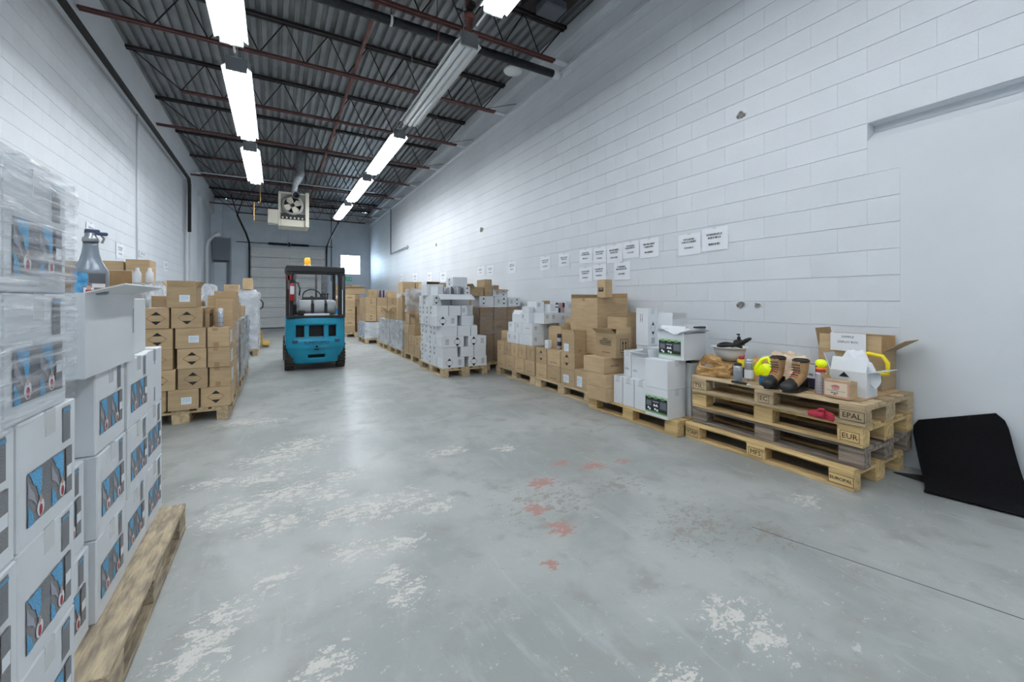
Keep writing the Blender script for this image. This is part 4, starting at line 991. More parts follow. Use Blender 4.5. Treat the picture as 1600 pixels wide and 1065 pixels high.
obj('bag_flap',MB().grid(lambda u,v:(-.075-.02*v+.015*noise.noise(Vector((u*5,v*4,1))),-.18+.16*u,.02+.12*v*(1-.4*u)),8,6,'paper_kraft',False),pb)
b=MB()
for k in range(3): b.tube((-.03,-.09+.0*k,.03+k*.022),(-.01,.09,.03+k*.022),.014,'can_silver',12)
tag(obj('silver_tubes',b,None,(3.42,2.38,.582)),'silver tubes lying inside the open kraft paper bag','tube')
hh=empty('hard_hat',(3.66,2.36,.70)); tag(hh,'upturned white hard hat resting behind the kraft bag','hard hat')
b=MB(); b.lathe([(.02,-.01),(.07,.0),(.11,.035),(.13,.08),(.138,.115),(.165,.12),(.165,.125),(.134,.12),(.126,.08),(.105,.04),(.06,.01),(.01,.0)],'hat_white',(0,0,0),30,.85,1.05,closed=False); obj('hat_shell',b,hh)
obj('hat_rib',MB().path([(0,-.13,.11),(0,-.10,.03),(0,0,-.012),(0,.10,.03),(0,.13,.11)],.006,'hat_white',6),hh)
tag(obj('hat_stand_box',MB().box(-.08,.08,-.1,.1,0,.112,'kraft_dark',.004),None,(3.66,2.36,.578)),'small brown box under the upturned hard hat','box')
hs=MB(); hs.path([(.10*math.cos(a)*.8,.10*math.sin(a),.135+.01*math.sin(2*a)) for a in [2*PI*k/18 for k in range(19)]],.014,'black',8); hs.path([(-.04,-.05,.135),(-.07,-.12,.155),(-.08,-.20,.205),(-.03,-.21,.215),(0,-.13,.165),(.03,-.06,.14)],.013,'black',8); hs.box(-.08,-.05,-.03,.01,.128,.145,'black',.004)
ho=obj('black_headband',hs,None,(3.66,2.36,.70)); tag(ho,'black head harness lying in the upturned hard hat','harness')
pbt=empty('pump_bottle',(3.95,2.45,.584)); tag(pbt,'black pump bottle with green banded label behind the hard hat','bottle')
obj('bottle_body',MB().lathe([(.045,0),(.05,.01),(.05,.255),(.044,.275),(.02,.285)],'black',(0,0,0),22),pbt); obj('green_band',MB().lathe([(.0505,.205),(.0507,.21),(.0505,.235)],'ink_green',(0,0,0),22,closed=False).lathe([(.0508,.222),(.0509,.225),(.0508,.23)],'neon_yellow',(0,0,0),22,closed=False),pbt)
obj('pump_head',MB().lathe([(.012,.285),(.016,.29),(.016,.31),(.006,.315),(.006,.335)],'black',(0,0,0),12).box(-.03,.01,-.008,.008,.33,.342,'black',.003),pbt)
for k,(x,y,h,cap,lab) in enumerate([(3.30,2.055,.155,'black','short silver spray can with dark cap at the front of the pallet stack'),(3.42,2.035,.185,'can_silver','tall silver spray can behind the short one on the pallet stack')]):
    c=empty('spray_can',(x,y,.578)); tag(c,lab,'can'); obj('can_body',MB().lathe([(.030,0),(.034,.004),(.034,h-.03),(.03,h-.015)],'can_silver',(0,0,0),22),c); obj('cap',MB().lathe([(.03,h-.015),(.031,h-.01),(.027,h+.004),(.01,h+.008)],cap,(0,0,0),18),c)
    obj('can_band',MB().lathe([(.0345,.03),(.0347,.04),(.0345,.1)],'label_white' if k else 'ink_lines',(0,0,0),22,closed=False),c)
b=MB(); b.box(-.012,.012,-.065,.065,0,.016,'black',.004).box(-.012,.012,-.085,-.065,.002,.012,'white_plastic',.003)
tag(obj('black_marker',b,None,(3.262,2.02,.578)),'black marker stick lying before the spray cans','marker')
b=MB(); b.lathe([(.034,0),(.036,.005),(.036,.08),(.034,.085)],'purple_dark',(0,0,0),20).lathe([(.034,.085),(.0355,.09),(.0355,.15),(.03,.155)],'yellow_plastic',(0,0,0),20).lathe([(.024,.155),(.024,.18)],'ink_red',(0,0,0),16)
tag(obj('yellow_tin',b,None,(3.585,2.20,.578)),'dark and yellow tin with red cap behind the spray cans','tin')

# ------------------------------------------------------------------ black mats at the right end
def slab(fn,nu,nv,th,m):
    b=MB(); b.grid(fn,nu,nv,m); b.grid(lambda u,v:(lambda p:(p[0]-th[0],p[1]-th[1],p[2]-th[2]))(fn(1-u,v)),nu,nv,m)
    for e in (0,1):
        b.grid(lambda u,v:(lambda p:(p[0]-th[0]*v,p[1]-th[1]*v,p[2]-th[2]*v))(fn(u,e)),nu,1,m); b.grid(lambda u,v:(lambda p:(p[0]-th[0]*v,p[1]-th[1]*v,p[2]-th[2]*v))(fn(e,u)),nv,1,m)
    return b
TL=Vector((4.135,1.235,.35)); TR=Vector((4.135,.77,.52)); BL=Vector((3.66,1.03,.012)); BR=Vector((3.74,.56,.012))
def matf(u,v):
    ru=.06; 
    uu=u; vv=v
    # rounded corners
    cx=.09; cv=.14
    if v>1-cv:
        k=(v-(1-cv))/cv; inset=cx*(1-math.sqrt(max(0,1-k*k)))
        uu=inset+(1-2*inset)*u
    a=BL.lerp(BR,uu); t=TL.lerp(TR,uu); p=a.lerp(t,vv); 
    p=Vector((a.x+(t.x-a.x)*min(1,vv**.72),a.y+(t.y-a.y)*vv,a.z+(t.z-a.z)*vv**2.0)); 
    return (min(p.x,4.138),p.y,p.z+.004)
mo=obj('black_mat',slab(matf,24,20,(-.006,0,.008),'mat_carpet')); tag(mo,'black carpet mat propped up against the right wall','mat')
def matg(u,v):
    p=Vector((3.72,.12,0)).lerp(Vector((3.90,1.26,0)),u); q=Vector((4.10,.10,0)).lerp(Vector((4.12,.98,0)),u)
    r_=p.lerp(q,v); return (r_.x,r_.y,.009)
tag(obj('black_mat',slab(matg,6,4,(0,0,.008),'black_rubber')),'black rubber mat flat on the floor under the propped mat','mat')

# ------------------------------------------------------------------ P2: white cartons beside the pallet stack
pallet(3.62,3.18,0,'pale pallet under the white green-label cartons','wood_yellow',L_=1.24,W_=.86)
WC='white cartons left of the pallet stack'
def wc_(x0,x1,y0,y1,z0,z1,lab,pr=(),open_=None,seam=True,kind='white'): return carton(x0,x1,y0,y1,z0,z1,kind,lab,pr,WC if kind=='white' else None,open_,seam=seam)
wc_(3.14,3.40,2.625,2.90,.146,.418,'white carton with green and black label at the pallet bottom',[('greenlabel','A',.5,.42,.262,.17)])
wc_(3.14,3.40,2.625,2.90,.42,.69,'plain white carton on the bottom green-label carton',[])
wc_(3.43,3.66,2.60,2.86,.146,.418,'white carton low beside the pallet stack, plain end face',[])
wc_(3.43,3.66,2.60,2.86,.42,.655,'open white carton with kraft lid beside the pallet stack',[('textline','N',.2,.85,.03,.006)],{'F':3,'inner':'kraft','fh':.030})
tag(obj('black_bottle',MB().lathe([(.03,0),(.034,.004),(.034,.03),(.02,.04),(.018,.055)],'black',(0,0,0),16).lathe([(.034,.006),(.0345,.01),(.034,.014)],'label_white',(0,0,0),16,closed=False),None,(3.50,2.68,.62)),'black bottle top showing in the open kraft lidded carton','bottle')
for q,(a,b_,zt) in enumerate(((3.268,3.40,.442),(3.105,3.262,.442),(2.925,3.10,.442))):
    wc_(3.20,3.56,a,b_,.146,zt,'tall narrow white carton, %s from the brown cartons, on the green-label pallet'%NTH[q],[('textline','A',.5,.8,.08,.006)])
wc_(3.25,3.42,2.951,3.184,.444,.69,'open white carton with small side print, middle of the white group',[('textblock','A',.2,.3,.07,.03)],{'N':-10,'A':60,'fh':.07,'fw':.06,'R':5})
wc_(3.25,3.45,3.19,3.30,.444,.72,'narrow white carton beside the open one, nearest the brown cartons',[('textblock','A',.5,.3,.07,.03)])
wc_(3.46,3.62,3.0,3.32,.444,.76,'hidden lower white carton carrying the tall one near the wall',[])
wc_(3.45,3.61,3.142,3.318,.762,1.165,'tall white carton with black diamond end, highest of the white group',[('hazard','N',.5,.47,.07,.15),('arrows','N',.5,.15,.05,.06),('vtext','A',.4,.75,.012,.09),('vtext','A',.55,.75,.012,.09)])
wc_(3.64,3.80,2.9,3.3,.444,.76,'lower white carton against the wall behind the green-label group',[])
wc_(3.60,3.82,2.947,3.148,.762,1.06,'open white carton near the wall behind the green-label lid carton',[('arrows','N',.7,.5,.05,.06),('textline','A',.5,.25,.09,.01)],{'A':-4,'R':10,'F':4,'fh':.05,'fw':.06})
wc_(3.28,3.60,2.56,2.855,.692,.935,'large open white carton with green and black label on top',[('greenlabel','A',.45,.46,.255,.16)],{'A':-25,'N':-84,'R':20,'F':-60,'fh':.10,'fw':.08})
b=MB(); b.grid(lambda u,v:(3.26+.34*v,2.88-.36*u,.965+.02*math.sin(u*7)+.015*noise.noise(Vector((u*4,v*4,2)))-.03*(v-.5)**2),16,12,'paper_white'); b.grid(lambda u,v:(3.26+.34*v,2.88-.36*u,.962+.02*math.sin(u*7)+.015*noise.noise(Vector((u*4,v*4,2)))-.03*(v-.5)**2),16,12,'paper_white')
tag(obj('paper_sheet',b),'crumpled white paper sheet on the large open white carton','paper')
tag(obj('black_pouch',MB().box(-.06,.06,-.03,.03,0,.016,'black',.005),None,(3.56,2.60,.985)),'small black pouch on the paper sheet','pouch')
# brown cartons at the far end of this pallet
carton(3.10,3.42,3.404,3.734,.146,.295,'kraft','low wide brown carton at the bottom of the text carton pile',[],seam=False)
carton(3.10,3.42,3.404,3.734,.297,.443,'kraft','low wide brown carton, second of the text carton pile',[],seam=False)
carton(3.10,3.42,3.44,3.79,.445,.618,'kraft','long flat brown carton under the open text carton',[('textline','N',.5,.5,.12,.02)],seam=False)
carton(3.21,3.44,3.37,3.70,.62,.885,'kraft','open brown carton with printed text and two arrows mark',[('textblock','A',.5,.6,.19,.10),('textline','A',.55,.2,.13,.02),('arrows','N',.55,.5,.12,.15),('textline','N',.6,.12,.10,.012)],seam=False,open_={'A':52,'N':2,'R':-60,'F':-75,'fh':.07,'fw':.09})
carton(3.46,3.82,3.42,3.78,.146,.56,'kraft','brown carton hidden behind the text carton pile',[],seam=False)
bt=carton(3.46,3.82,3.46,3.78,.562,1.06,'kraft','brown carton with a black panel for its shaded opening beside the biggest carton',[],seam=False,open_={'N':3,'R':-12,'fh':.05,'fw':.05})
obj('dark_opening_panel',MB().box(.07,.165,-.175,-.158,.30,.43,'black',.004),bt)  # flat black panel, colour stands in for the shade inside the carton's opening
carton(3.83,4.08,3.46,3.8,.146,.98,'dark','tall brown carton between the biggest carton and white group',[],seam=False)

# ------------------------------------------------------------------ P3
pallet(3.68,4.47,0,'pallet under the biggest brown carton','wood_pale',L_=1.24)
BL1=.358;BL2=.572
def b3(y0,y1,z0,z1,lab,pr,x0=3.3,x1=3.66,**kw): return carton(x0,x1,y0,y1,z0,z1,'kraft',lab,pr,'brown cartons facing the aisle, right wall row',seam=False,**kw)
b3(3.91,4.195,.146,.385,'brown carton with white label at the bottom left of the text pile',[('shipping','A',.35,.4,.10,.13)],3.29)
b3(4.205,4.505,.146,BL1,'brown carton with white label under the brown diamond carton',[('shipping','A',.4,.4,.12,.10)])
b3(4.205,4.505,BL1+.002,.57,'brown carton with black diamond mark below the torn carton',[('hazard_kraft','A',.45,.55,.14,.15)])
carton(3.30,3.49,4.21,4.47,.572,.795,'kraft','torn brown carton with white label and loose tape',[('shipping','A',.35,.3,.10,.10),('tape','N',.5,.15,.05,.04)],seam=False,open_={'A':5,'N':5,'R':-20,'F':-30,'fh':.075,'fw':.075})
b3(4.515,4.825,.146,BL1,'plain brown carton, bottom layer, left of the white label carton',[('textline','A',.5,.2,.16,.02)])
b3(4.515,4.825,BL1+.002,BL2,'plain brown carton, second layer, left of the brown diamond carton',[('textline','A',.5,.2,.16,.02)])
b3(4.835,5.115,.146,BL1,'brown carton under the single diamond carton of the aisle face',[('textline','A',.5,.2,.12,.02)])
b3(4.835,5.115,BL1+.002,BL2,'brown carton with black diamond, second layer beside the arrow-print row',[('hazard_kraft','A',.5,.5,.12,.15)])
for q,(a,b_) in enumerate(((3.92,4.3),(4.31,4.70),(4.71,5.1))): carton(3.67,4.08,a,b_,.146,.57,'kraft','brown carton low against the wall behind the aisle face, %s'%('near','middle','far')[q],[],seam=False)
carton(3.50,4.02,4.0,4.543,.572,1.285,'kraft','biggest brown carton, tall and plain, right wall row',[('tape','A',.5,.97,.05,.04)],seam=False,open_={'F':2,'R':3,'fh':.05,'fw':.06})
carton(3.56,3.69,3.93,4.08,1.289,1.515,'kraft','small tall brown carton with black print standing on the biggest carton',[('barcode','A',.5,.45,.09,.055)],seam=False)
carton(3.48,3.66,4.74,5.05,.574,.86,'kraft','open brown carton behind the wrapped can column',[],seam=False,open_={'N':-20,'A':-60,'fh':.05})
carton(3.72,3.98,4.76,4.99,.574,.93,'kraft','brown carton with raised flap between white cartons and biggest carton',[],seam=False,open_={'A':-28,'fw':.09,'fh':.08})
b=MB()
for k in range(4): b.lathe([(.03,k*.055),(.032,k*.055+.004),(.032,k*.055+.048),(.026,k*.055+.053)],'purple_dark' if k%2 else 'can_silver',(0,0,0),16)
tag(obj('can_column',b,None,(3.41,4.68,.574)),'column of dark cans standing before the open brown carton','cans')
carton(3.33,3.40,4.84,4.93,.574,.69,'white','tiny upright white carton on the brown aisle face',[('textline','A',.5,.5,.05,.01)],seam=False)

# ------------------------------------------------------------------ P4: brown base with white cartons
pallet(3.70,5.75,0,'pallet under the white carton group on brown cartons','wood_pale',L_=1.24)
for k in range(2):
    for q in range(4 if k==0 else 5):
        w_=1.2/(4 if k==0 else 5); y0=5.145+q*w_
        b3(y0,y0+w_-.006,(.146,BL1+.002)[k],(BL1,BL2)[k],'%s brown carton of the base row under the white group, %s from its near end'%(('lower','upper')[k],NTH[q]),[('vtext','A',.5,.5,.018,.10)] if k else [('textline','A',.5,.2,.14,.018)])
for q in range(2): carton(3.67,4.08,5.15+q*.6,5.74+q*.6,.146,.57,'kraft','brown base carton against the wall under the white group, %s'%('near','far')[q],[],seam=False)
b3(6.03,6.30,.574,.74,'brown carton on the base row, left of the white group',[('textline','A',.5,.2,.12,.02)],3.36,3.66)
W4='white cartons stacked on the brown base row'
def w4(x0,x1,y0,y1,z0,z1,lab,pr=(),open_=None,seam=False): return carton(x0,x1,y0,y1,z0,z1,'white',lab,pr,W4,open_,seam=seam)
w4(3.30,3.52,5.214,5.60,.574,.742,'white carton, bottom of the raised white group, near end',[('arrows','N',.3,.6,.045,.055)])
w4(3.30,3.52,5.61,5.983,.574,.742,'white carton, bottom of the raised white group, far end',[('arrows','A',.2,.6,.045,.055),('arrows','A',.7,.6,.045,.055)])
w4(3.30,3.52,5.214,5.519,.744,.905,'white carton, second layer of the raised white group, near end',[('arrows','N',.3,.6,.045,.055),('textline','A',.6,.55,.12,.012)])
w4(3.32,3.50,5.551,5.76,.744,.905,'white carton, second layer of the raised white group, middle',[('arrows','A',.4,.7,.04,.05)])
w4(3.32,3.50,5.772,5.983,.744,.905,'white carton, second layer of the raised white group, far end',[('arrows','A',.4,.7,.04,.05)])
w4(3.54,3.78,5.25,5.6,.574,.905,'white carton behind the raised white group, beside the tiny carton',[('arrows','N',.3,.85,.045,.055)])
w4(3.36,3.62,5.64,5.92,.907,1.03,'open white carton with pointed lid, far end of the raised group',[],{'A':-30,'N':-20,'F':-20,'fh':.05,'fw':.08})
w4(3.34,3.56,5.375,5.62,.907,1.07,'white carton with arrows, third layer of the raised group, aisle face',[('arrows','A',.3,.6,.045,.055),('textline','A',.55,.3,.08,.01)])
w4(3.42,3.58,5.08,5.357,.907,1.07,'white carton, third layer of the raised group, near corner',[('arrows','N',.4,.65,.045,.055)])
w4(3.60,3.78,5.16,5.4,.907,1.06,'white carton, third layer of the raised group, second towards the wall',[('arrows','N',.3,.65,.045,.055)])
w4(3.60,3.96,5.62,5.95,.574,.905,'hidden white carton in the middle of the raised group',[])
w4(3.79,4.02,5.2,5.42,.574,1.06,'tall white carton of the raised group against the wall',[('arrows','N',.3,.85,.045,.055)])
w4(3.36,3.46,5.40,5.61,1.072,1.16,'low white carton, fourth layer of the raised group, far side',[])
w4(3.47,3.62,5.36,5.62,1.072,1.235,'white carton with arrow mark, top of the raised group, left',[('arrows','N',.3,.7,.045,.055)])
w4(3.63,3.79,5.22,5.45,1.062,1.19,'open white carton with red and blue print, top of the group',[('printblue','N',.5,.45,.145,.11)],{'F':4,'A':-80,'fh':.06,'fw':.03,'inner':'kraft'})
b=MB()
for i in range(4):
    for k in range(2): b.lathe([(.018,0),(.02,.003),(.02,.068),(.015,.076)],('ink_pink','purple_dark','can_pinkgrey')[(i+k)%3],(i*.042,0,k*.078),12)
bo=obj('wrapped_can_bundle',b,None,(3.845-.06,5.26,1.064)); tag(bo,'shrink wrapped bundle of pink and dark cans on the raised white group','cans')
w4(3.95,4.10,5.24,5.5,1.064,1.23,'white carton with arrow mark, top of the raised group, wall side',[('arrows','N',.5,.6,.045,.055)])

# ------------------------------------------------------------------ brown wrapped pallet behind and white cartons on it
load(3.22,4.08,6.85,7.75,.144,1.13,3,3,4,'dark','tall brown wrapped pallet','film_brown','NA','clear stretch film round the tall brown load behind the white stack',lambda i,j,k:[('textblock','N',.4,.5,.14,.09)] if (i,j,k)==(1,0,2) else [],plabel='pallet under the tall brown wrapped load',res=.05)
TB='cartons on top of the tall brown wrapped load'
def tb(x0,x1,z0,z1,lab,pr,kind='white',y0=6.86,d=.35,**kw): return carton(x0,x1,y0,y0+d,z0,z1,kind,lab,pr,TB,seam=False,**kw)
tb(3.22,3.52,1.15,1.335,'white carton on the brown wrapped load, left end of its row',[('hazard','N',.3,.5,.09,.13)],y0=6.88)
tb(3.53,3.79,1.15,1.33,'white carton with arrows and diamond, right of centre on brown load',[('arrows','N',.3,.5,.05,.07),('hazard','N',.74,.5,.10,.13)])
tb(3.82,4.08,1.15,1.31,'white carton with arrows and diamond, right end on brown load',[('arrows','N',.25,.5,.05,.07),('hazard','N',.72,.5,.09,.12)])
tb(3.49,3.80,1.333,1.46,'open white carton with kraft flaps above the brown load',[('arrows','N',.3,.5,.05,.07),('hazard','N',.72,.5,.085,.11)],open_={'F':3,'A':-8,'N':110,'fh':.09,'fw':.08,'inner':'kraft'})
tb(3.12,3.30,1.337,1.50,'brown open carton beside the tall brown one above the load',[('tape','N',.5,.25,.03,.04)],'kraft',open_={'A':35,'fw':.07,'fh':.01})
tb(3.32,3.47,1.337,1.64,'tall plain brown carton on the white row above the load',[('tape','N',.5,.2,.02,.04)],'kraft')

# ------------------------------------------------------------------ stack of white diamond cartons on its own pallet
pallet(2.75,7.02,0,'pallet under the stack of white diamond cartons','wood_pale',L_=1.24)
ZW=[.144+.171*k for k in range(9)]
WS='white diamond cartons on the free standing pallet'
dh=lambda cx=.3:[('hazard','N',cx,.5,.13,.155),('arrows','N',.78,.52,.06,.09)]
dr=lambda :[('arrows','N',.25,.52,.06,.09),('hazard','N',.7,.5,.13,.155)]
front={0:[(2.35,2.74,dh()),(2.81,3.15,dh(.28))],1:[(2.35,2.62,[]),(2.67,2.91,[]),(2.92,3.14,[])],2:[(2.33,2.73,dr()),(2.80,3.14,dh(.3))],3:[(2.35,2.61,[]),(2.615,2.85,[]),(2.855,2.98,[])],4:[(2.28,2.65,dh(.3)),(2.72,2.93,[])],5:[(2.29,2.50,[]),(2.505,2.72,[]),(2.73,2.83,[('arrows','N',.4,.5,.05,.07)])],6:[(2.28,2.44,[('hazard','N',.4,.5,.09,.13)])]}
LN=['bottom','second','third','fourth','fifth','sixth','seventh']
for k,row in front.items():
    y0=(6.42,6.43,6.42,6.43,6.52,6.54,6.70)[k]
    for q,(a,b_,pr) in enumerate(row):
        carton(a,b_,y0,y0+.27,ZW[k],ZW[k+1]-.002,'white','white carton, %s layer, front row, %s from the aisle on the free stack'%(LN[k],NTH[q]),pr,WS,seam=False)
for k in range(7):
    y=(6.42,6.43,6.42,6.43,6.52,6.54,6.70)[k]+.275; q=0
    while y<7.5:
        d=(.24,.21)[(k+q)%2]; d=min(d,7.62-y)
        x0=2.35-(.02 if k>3 else 0)+rr(-.006,.006)
        pr=[('hazard','A',.4,.5,.10,.14)] if (k+q)%2 else [('vtext','A',.7,.5,.02,.11)]
        if q%2: pr.append(('hazard','A',.5,.5,.09,.13)) if (k+q)%2==0 else None
        carton(x0,x0+.38,y,y+d-.006,ZW[k],ZW[k+1]-.002,'white','white carton, %s layer, aisle side, %s row back on the free stack'%(LN[k],NTH[q+1]),pr,WS,seam=False)
        if True: carton(x0+.39,x0+.74,y,y+d-.006,ZW[k],ZW[k+1]-.002,'white','white carton, %s layer, inner side, %s row back on the free stack'%(LN[k],NTH[q+1]),[],WS,seam=False) if q<2 else None
        y+=d; q+=1
# display cartons on top: cut-away white carton with cans, its drooping flap, small ones above
Z8=ZW[7]
dc=carton(2.36,2.95,6.68,7.06,Z8,Z8+.02,'white','low white tray carton with three rows of cans on the free stack',[],WS,seam=False)
obj('tray_end',MB().box(.2,.293,-.19,.188,.02,.155,'white_card',.002),dc); decal(dc,'hazard','N',(.59,.38,.02),.91,4.3,.075,.12)
obj('tray_end',MB().box(-.293,-.20,-.19,.188,.02,.155,'white_card',.002),dc)
obj('tray_side',MB().box(-.2,.2,.18,.188,.02,.155,'white_card_inner'),dc)
for q in(-.066,.066): obj('divider',MB().box(q-.006,q+.006,-.188,.18,.02,.15,'white_card'),dc)
obj('flap',MB().grid(lambda u,v:(-.30+.62*u,-.19-.16*v,.02-.07*v-.02*v*v),10,6,'white_card').grid(lambda u,v:(-.30+.62*u,-.19-.16*v,.016-.07*v-.02*v*v),10,6,'white_card_inner'),dc)
i=0
for q in (-.133,0,.133):
    for s_ in (-.028,.028):
        c=obj('can',MB().lathe([(.024,0),(.026,.003),(.026,.1),(.02,.112),(.015,.12)],('can_silver','can_pinkgrey','ink_grey')[(i)%3],(0,0,0),14),None,(2.655+q+s_,6.72,Z8+.022)); i+=1
        tag(c,'can in the cut-away white tray on the free stack, %s from the left'%NTH[i-1],'can','cans in the cut-away tray carton')
carton(2.70,2.98,6.86,7.2,Z8+.158,Z8+.325,'white','white carton topping the free stack above the cans',[('hazard','A',.5,.5,.10,.13)],seam=False)
carton(2.30,2.62,7.1,7.4,Z8,Z8+.20,'white','open white carton with dark kraft lid behind the can tray',[],open_={'F':-70,'A':-10,'inner':'kraft','fh':.15,'fw':.05})

# ------------------------------------------------------------------ farther pallets along the right side
def pr_far(i,j,k): return [('hazard_kraft','A',.5,.5,.1,.12)] if (i==0 and (j+k)%3==0) else []
pallet(2.82,8.42,0,'pallet behind the white diamond stack','wood_pale')
FA='brown cartons on the first far aisle pallet'
for y0,y1,n_,w_ in ((7.86,8.24,2,'front row'),(8.26,8.64,3,'middle row'),(8.66,9.0,3,'back row')):
    for k in range(n_):
        for q in range(2):
            if q and w_=='back row': continue
            carton(2.42+q*.40,2.81+q*.40,y0,y1,.146+k*.2,.146+(k+1)*.2-.003,'kraft','brown carton, %s layer, %s, %s on the first far aisle pallet'%(ORD[k],w_,('aisle side','wall side')[q]),[('hazard_kraft','A',.5,.5,.10,.13)] if (k+q)%2 and not q else [('tape','N',.5,.2,.04,.04)],FA,seam=False)
carton(2.45,2.85,8.28,8.62,.748,.96,'kraft','open pale brown carton with inner tubes on the first far pallet',[],seam=False,open_={'N':-8,'A':70,'F':20,'fh':.08,'fw':.10})
carton(2.44,2.80,8.68,9.0,.748,.99,'kraft','brown carton under the grey wrapped upper load',[],seam=False)
carton(2.82,3.20,8.66,9.0,.146,.99,'dark','tall dark brown carton, wall side under the grey wrapped upper load',[],seam=False)
load(2.46,3.16,8.68,9.0,.995,1.50,2,1,2,'kraft','upper wrapped far load','film_white','NA','grey film round the upper load beside the upright cartons',res=.05)
load(2.42,3.22,9.2,10.3,.144,.80,2,3,3,'white','second far aisle pallet','film_grey','NA','silver grey film hanging round the second far aisle pallet',res=.05,plabel='second pallet beyond the white diamond stack')
for q in range(4): carton(2.44,2.76,9.24+q*.13,9.36+q*.13,.812,1.36-.02*q,'kraft','upright flat brown carton on the second far pallet, %s from near end'%NTH[q],[('textline','N',.5,.6,.1,.015)],'upright cartons on the second far pallet',seam=False)
carton(2.45,2.9,9.95,10.25,.812,.97,'kraft','open brown carton on the silver wrapped second far pallet',[],seam=False,open_={'A':60,'N':10,'F':20,'fh':.12,'fw':.1})
tag(obj('white_paper',MB().grid(lambda u,v:(.22*u,.2*v,.02*math.sin(u*6)),8,4,'paper_white'),None,(2.95,9.7,.83)),'white paper lying on the second far aisle pallet','paper')
load(2.44,3.22,10.5,11.6,.144,.78,2,3,3,'white','third far aisle pallet','film_grey','NA','grey film round the third far aisle pallet',res=.06,plabel='third pallet beyond the white diamond stack')
carton(2.46,2.8,10.6,11.0,.79,.98,'kraft','flapped pale brown carton on the third far aisle pallet',[],seam=False,open_={'A':50,'N':60,'R':40,'fh':.15,'fw':.12})
# facing load with brown cartons and wrapped foot
load(2.25,3.05,12.6,13.7,.144,.62,2,2,2,'white','facing far pallet foot','film_white','NA','white film round the foot of the facing far load',res=.06,plabel='pallet of the facing far load with wrapped foot')
load(2.27,3.20,12.62,13.7,.64,1.34,3,2,3,'kraft','facing far load',None,'NA','',lambda i,j,k:[('hazard_kraft','N',.5,.5,.10,.13)] if (i+k)%2==0 and j==0 else [])
for q,(a,b_,z_) in enumerate(((2.36,2.62,1.58),(2.92,3.18,1.52))): carton(a,b_,12.7,13.0,1.342,z_,'kraft','brown carton topping the facing far load, %s'%('left','right')[q],[('hazard_kraft','N',.5,.5,.09,.1)] if q==0 else [],seam=False)
b=MB()
for k in range(5): b.lathe([(.022,0),(.024,.2),(.012,.22)],('can_pinkgrey','purple_dark')[k%2],(k*.05,0,0),12)
tag(obj('bottle_row',b,None,(2.66,12.75,1.345)),'row of dark and pink bottles between the top cartons of the facing load','bottles')
# wall row behind
load(3.30,4.06,8.9,10.0,.144,1.55,2,3,5,'kraft','first far wall pallet',None,'NA','',None,joined='tall block of brown cartons, first of the far wall row',plabel='first pallet of the far wall row')
load(3.30,4.06,10.3,11.5,.144,1.45,2,3,5,'white','second far wall pallet','film_white','NA','lilac grey film round the second far wall pallet',None,joined='block of cartons under lilac film in the far wall row',plabel='second pallet of the far wall row')
for q in range(2): carton(3.32+q*.36,3.66+q*.36,10.4,10.9,1.48,1.72,'kraft','long brown carton on the lilac wrapped wall load, %s'%('left','right')[q],[],seam=False)
load(3.30,4.06,12.0,13.2,.144,1.45,2,3,5,'white','third far wall pallet','film_white','NA','pale film round the third far wall pallet',None,joined='block of cartons under pale film, third of the far wall row',plabel='third pallet of the far wall row',res=.08)
for q in range(2): carton(3.2+q*.4,3.58+q*.4,12.1,12.6,1.48,1.80,'kraft','brown carton on the third far wall pallet, %s'%('left','right')[q],[],seam=False)
# small stacks by the blue crates
for k in range(6):
    carton(2.06,2.40,15.3,15.7,.15+k*.22,.15+(k+1)*.22-.004,'kraft','brown carton, %s of the far column beside the blue crates'%ORD[k],[('textline','N',.5,.5,.15,.06)] if k%2 else [],'far carton column',seam=False)
pallet(2.42,15.7,0,'pallet under the far carton column','wood_pale')
for k in range(3): carton(2.46,2.80,15.3,15.7,.15+k*.30,.15+(k+1)*.30-.004,'dark','dark brown carton, %s of the second far column'%ORD[k],[],'second far carton column',seam=False)
carton(2.0,2.75,15.3,15.8,1.48,1.68,'kraft','wide open brown carton across the two far columns',[],open_={'N':60,'fh':.12},seam=False)
for k in range(3):
    cr=empty('blue_crate',(1.74,15.6,.0+k*.34)); tag(cr,'blue plastic crate, %s of the stack beyond the forklift'%('lowest','middle','top')[k],'crate','blue crates')
    obj('crate_body',MB().box(-.2,.2,-.28,.28,0,.30,'blue_plastic',.01),cr); obj('crate_rim',MB().box(-.22,.22,-.3,.3,.29,.335,'blue_plastic',.01),cr)
tag(obj('wooden_crate',MB().box(-.55,.55,-.3,.3,0,1.296,'kraft_dark',.01),None,(2.52,18.3,0)),'large brown crate under the farthest cartons beside the window wall','crate')
for q in range(3): 
    for k in range(3): carton(2.0+q*.34,2.33+q*.34,18.0,18.4,1.298+k*.2,1.298+(k+1)*.2-.004,'dark' if (q+k)%2 else 'kraft','brown carton, %s layer, %s from the left on the far pallets'%(ORD[k],NTH[q]),[('shipping','N',.5,.5,.12,.1)] if (q+k)%3==0 else [],'cartons on the far pallet stacks',seam=False)

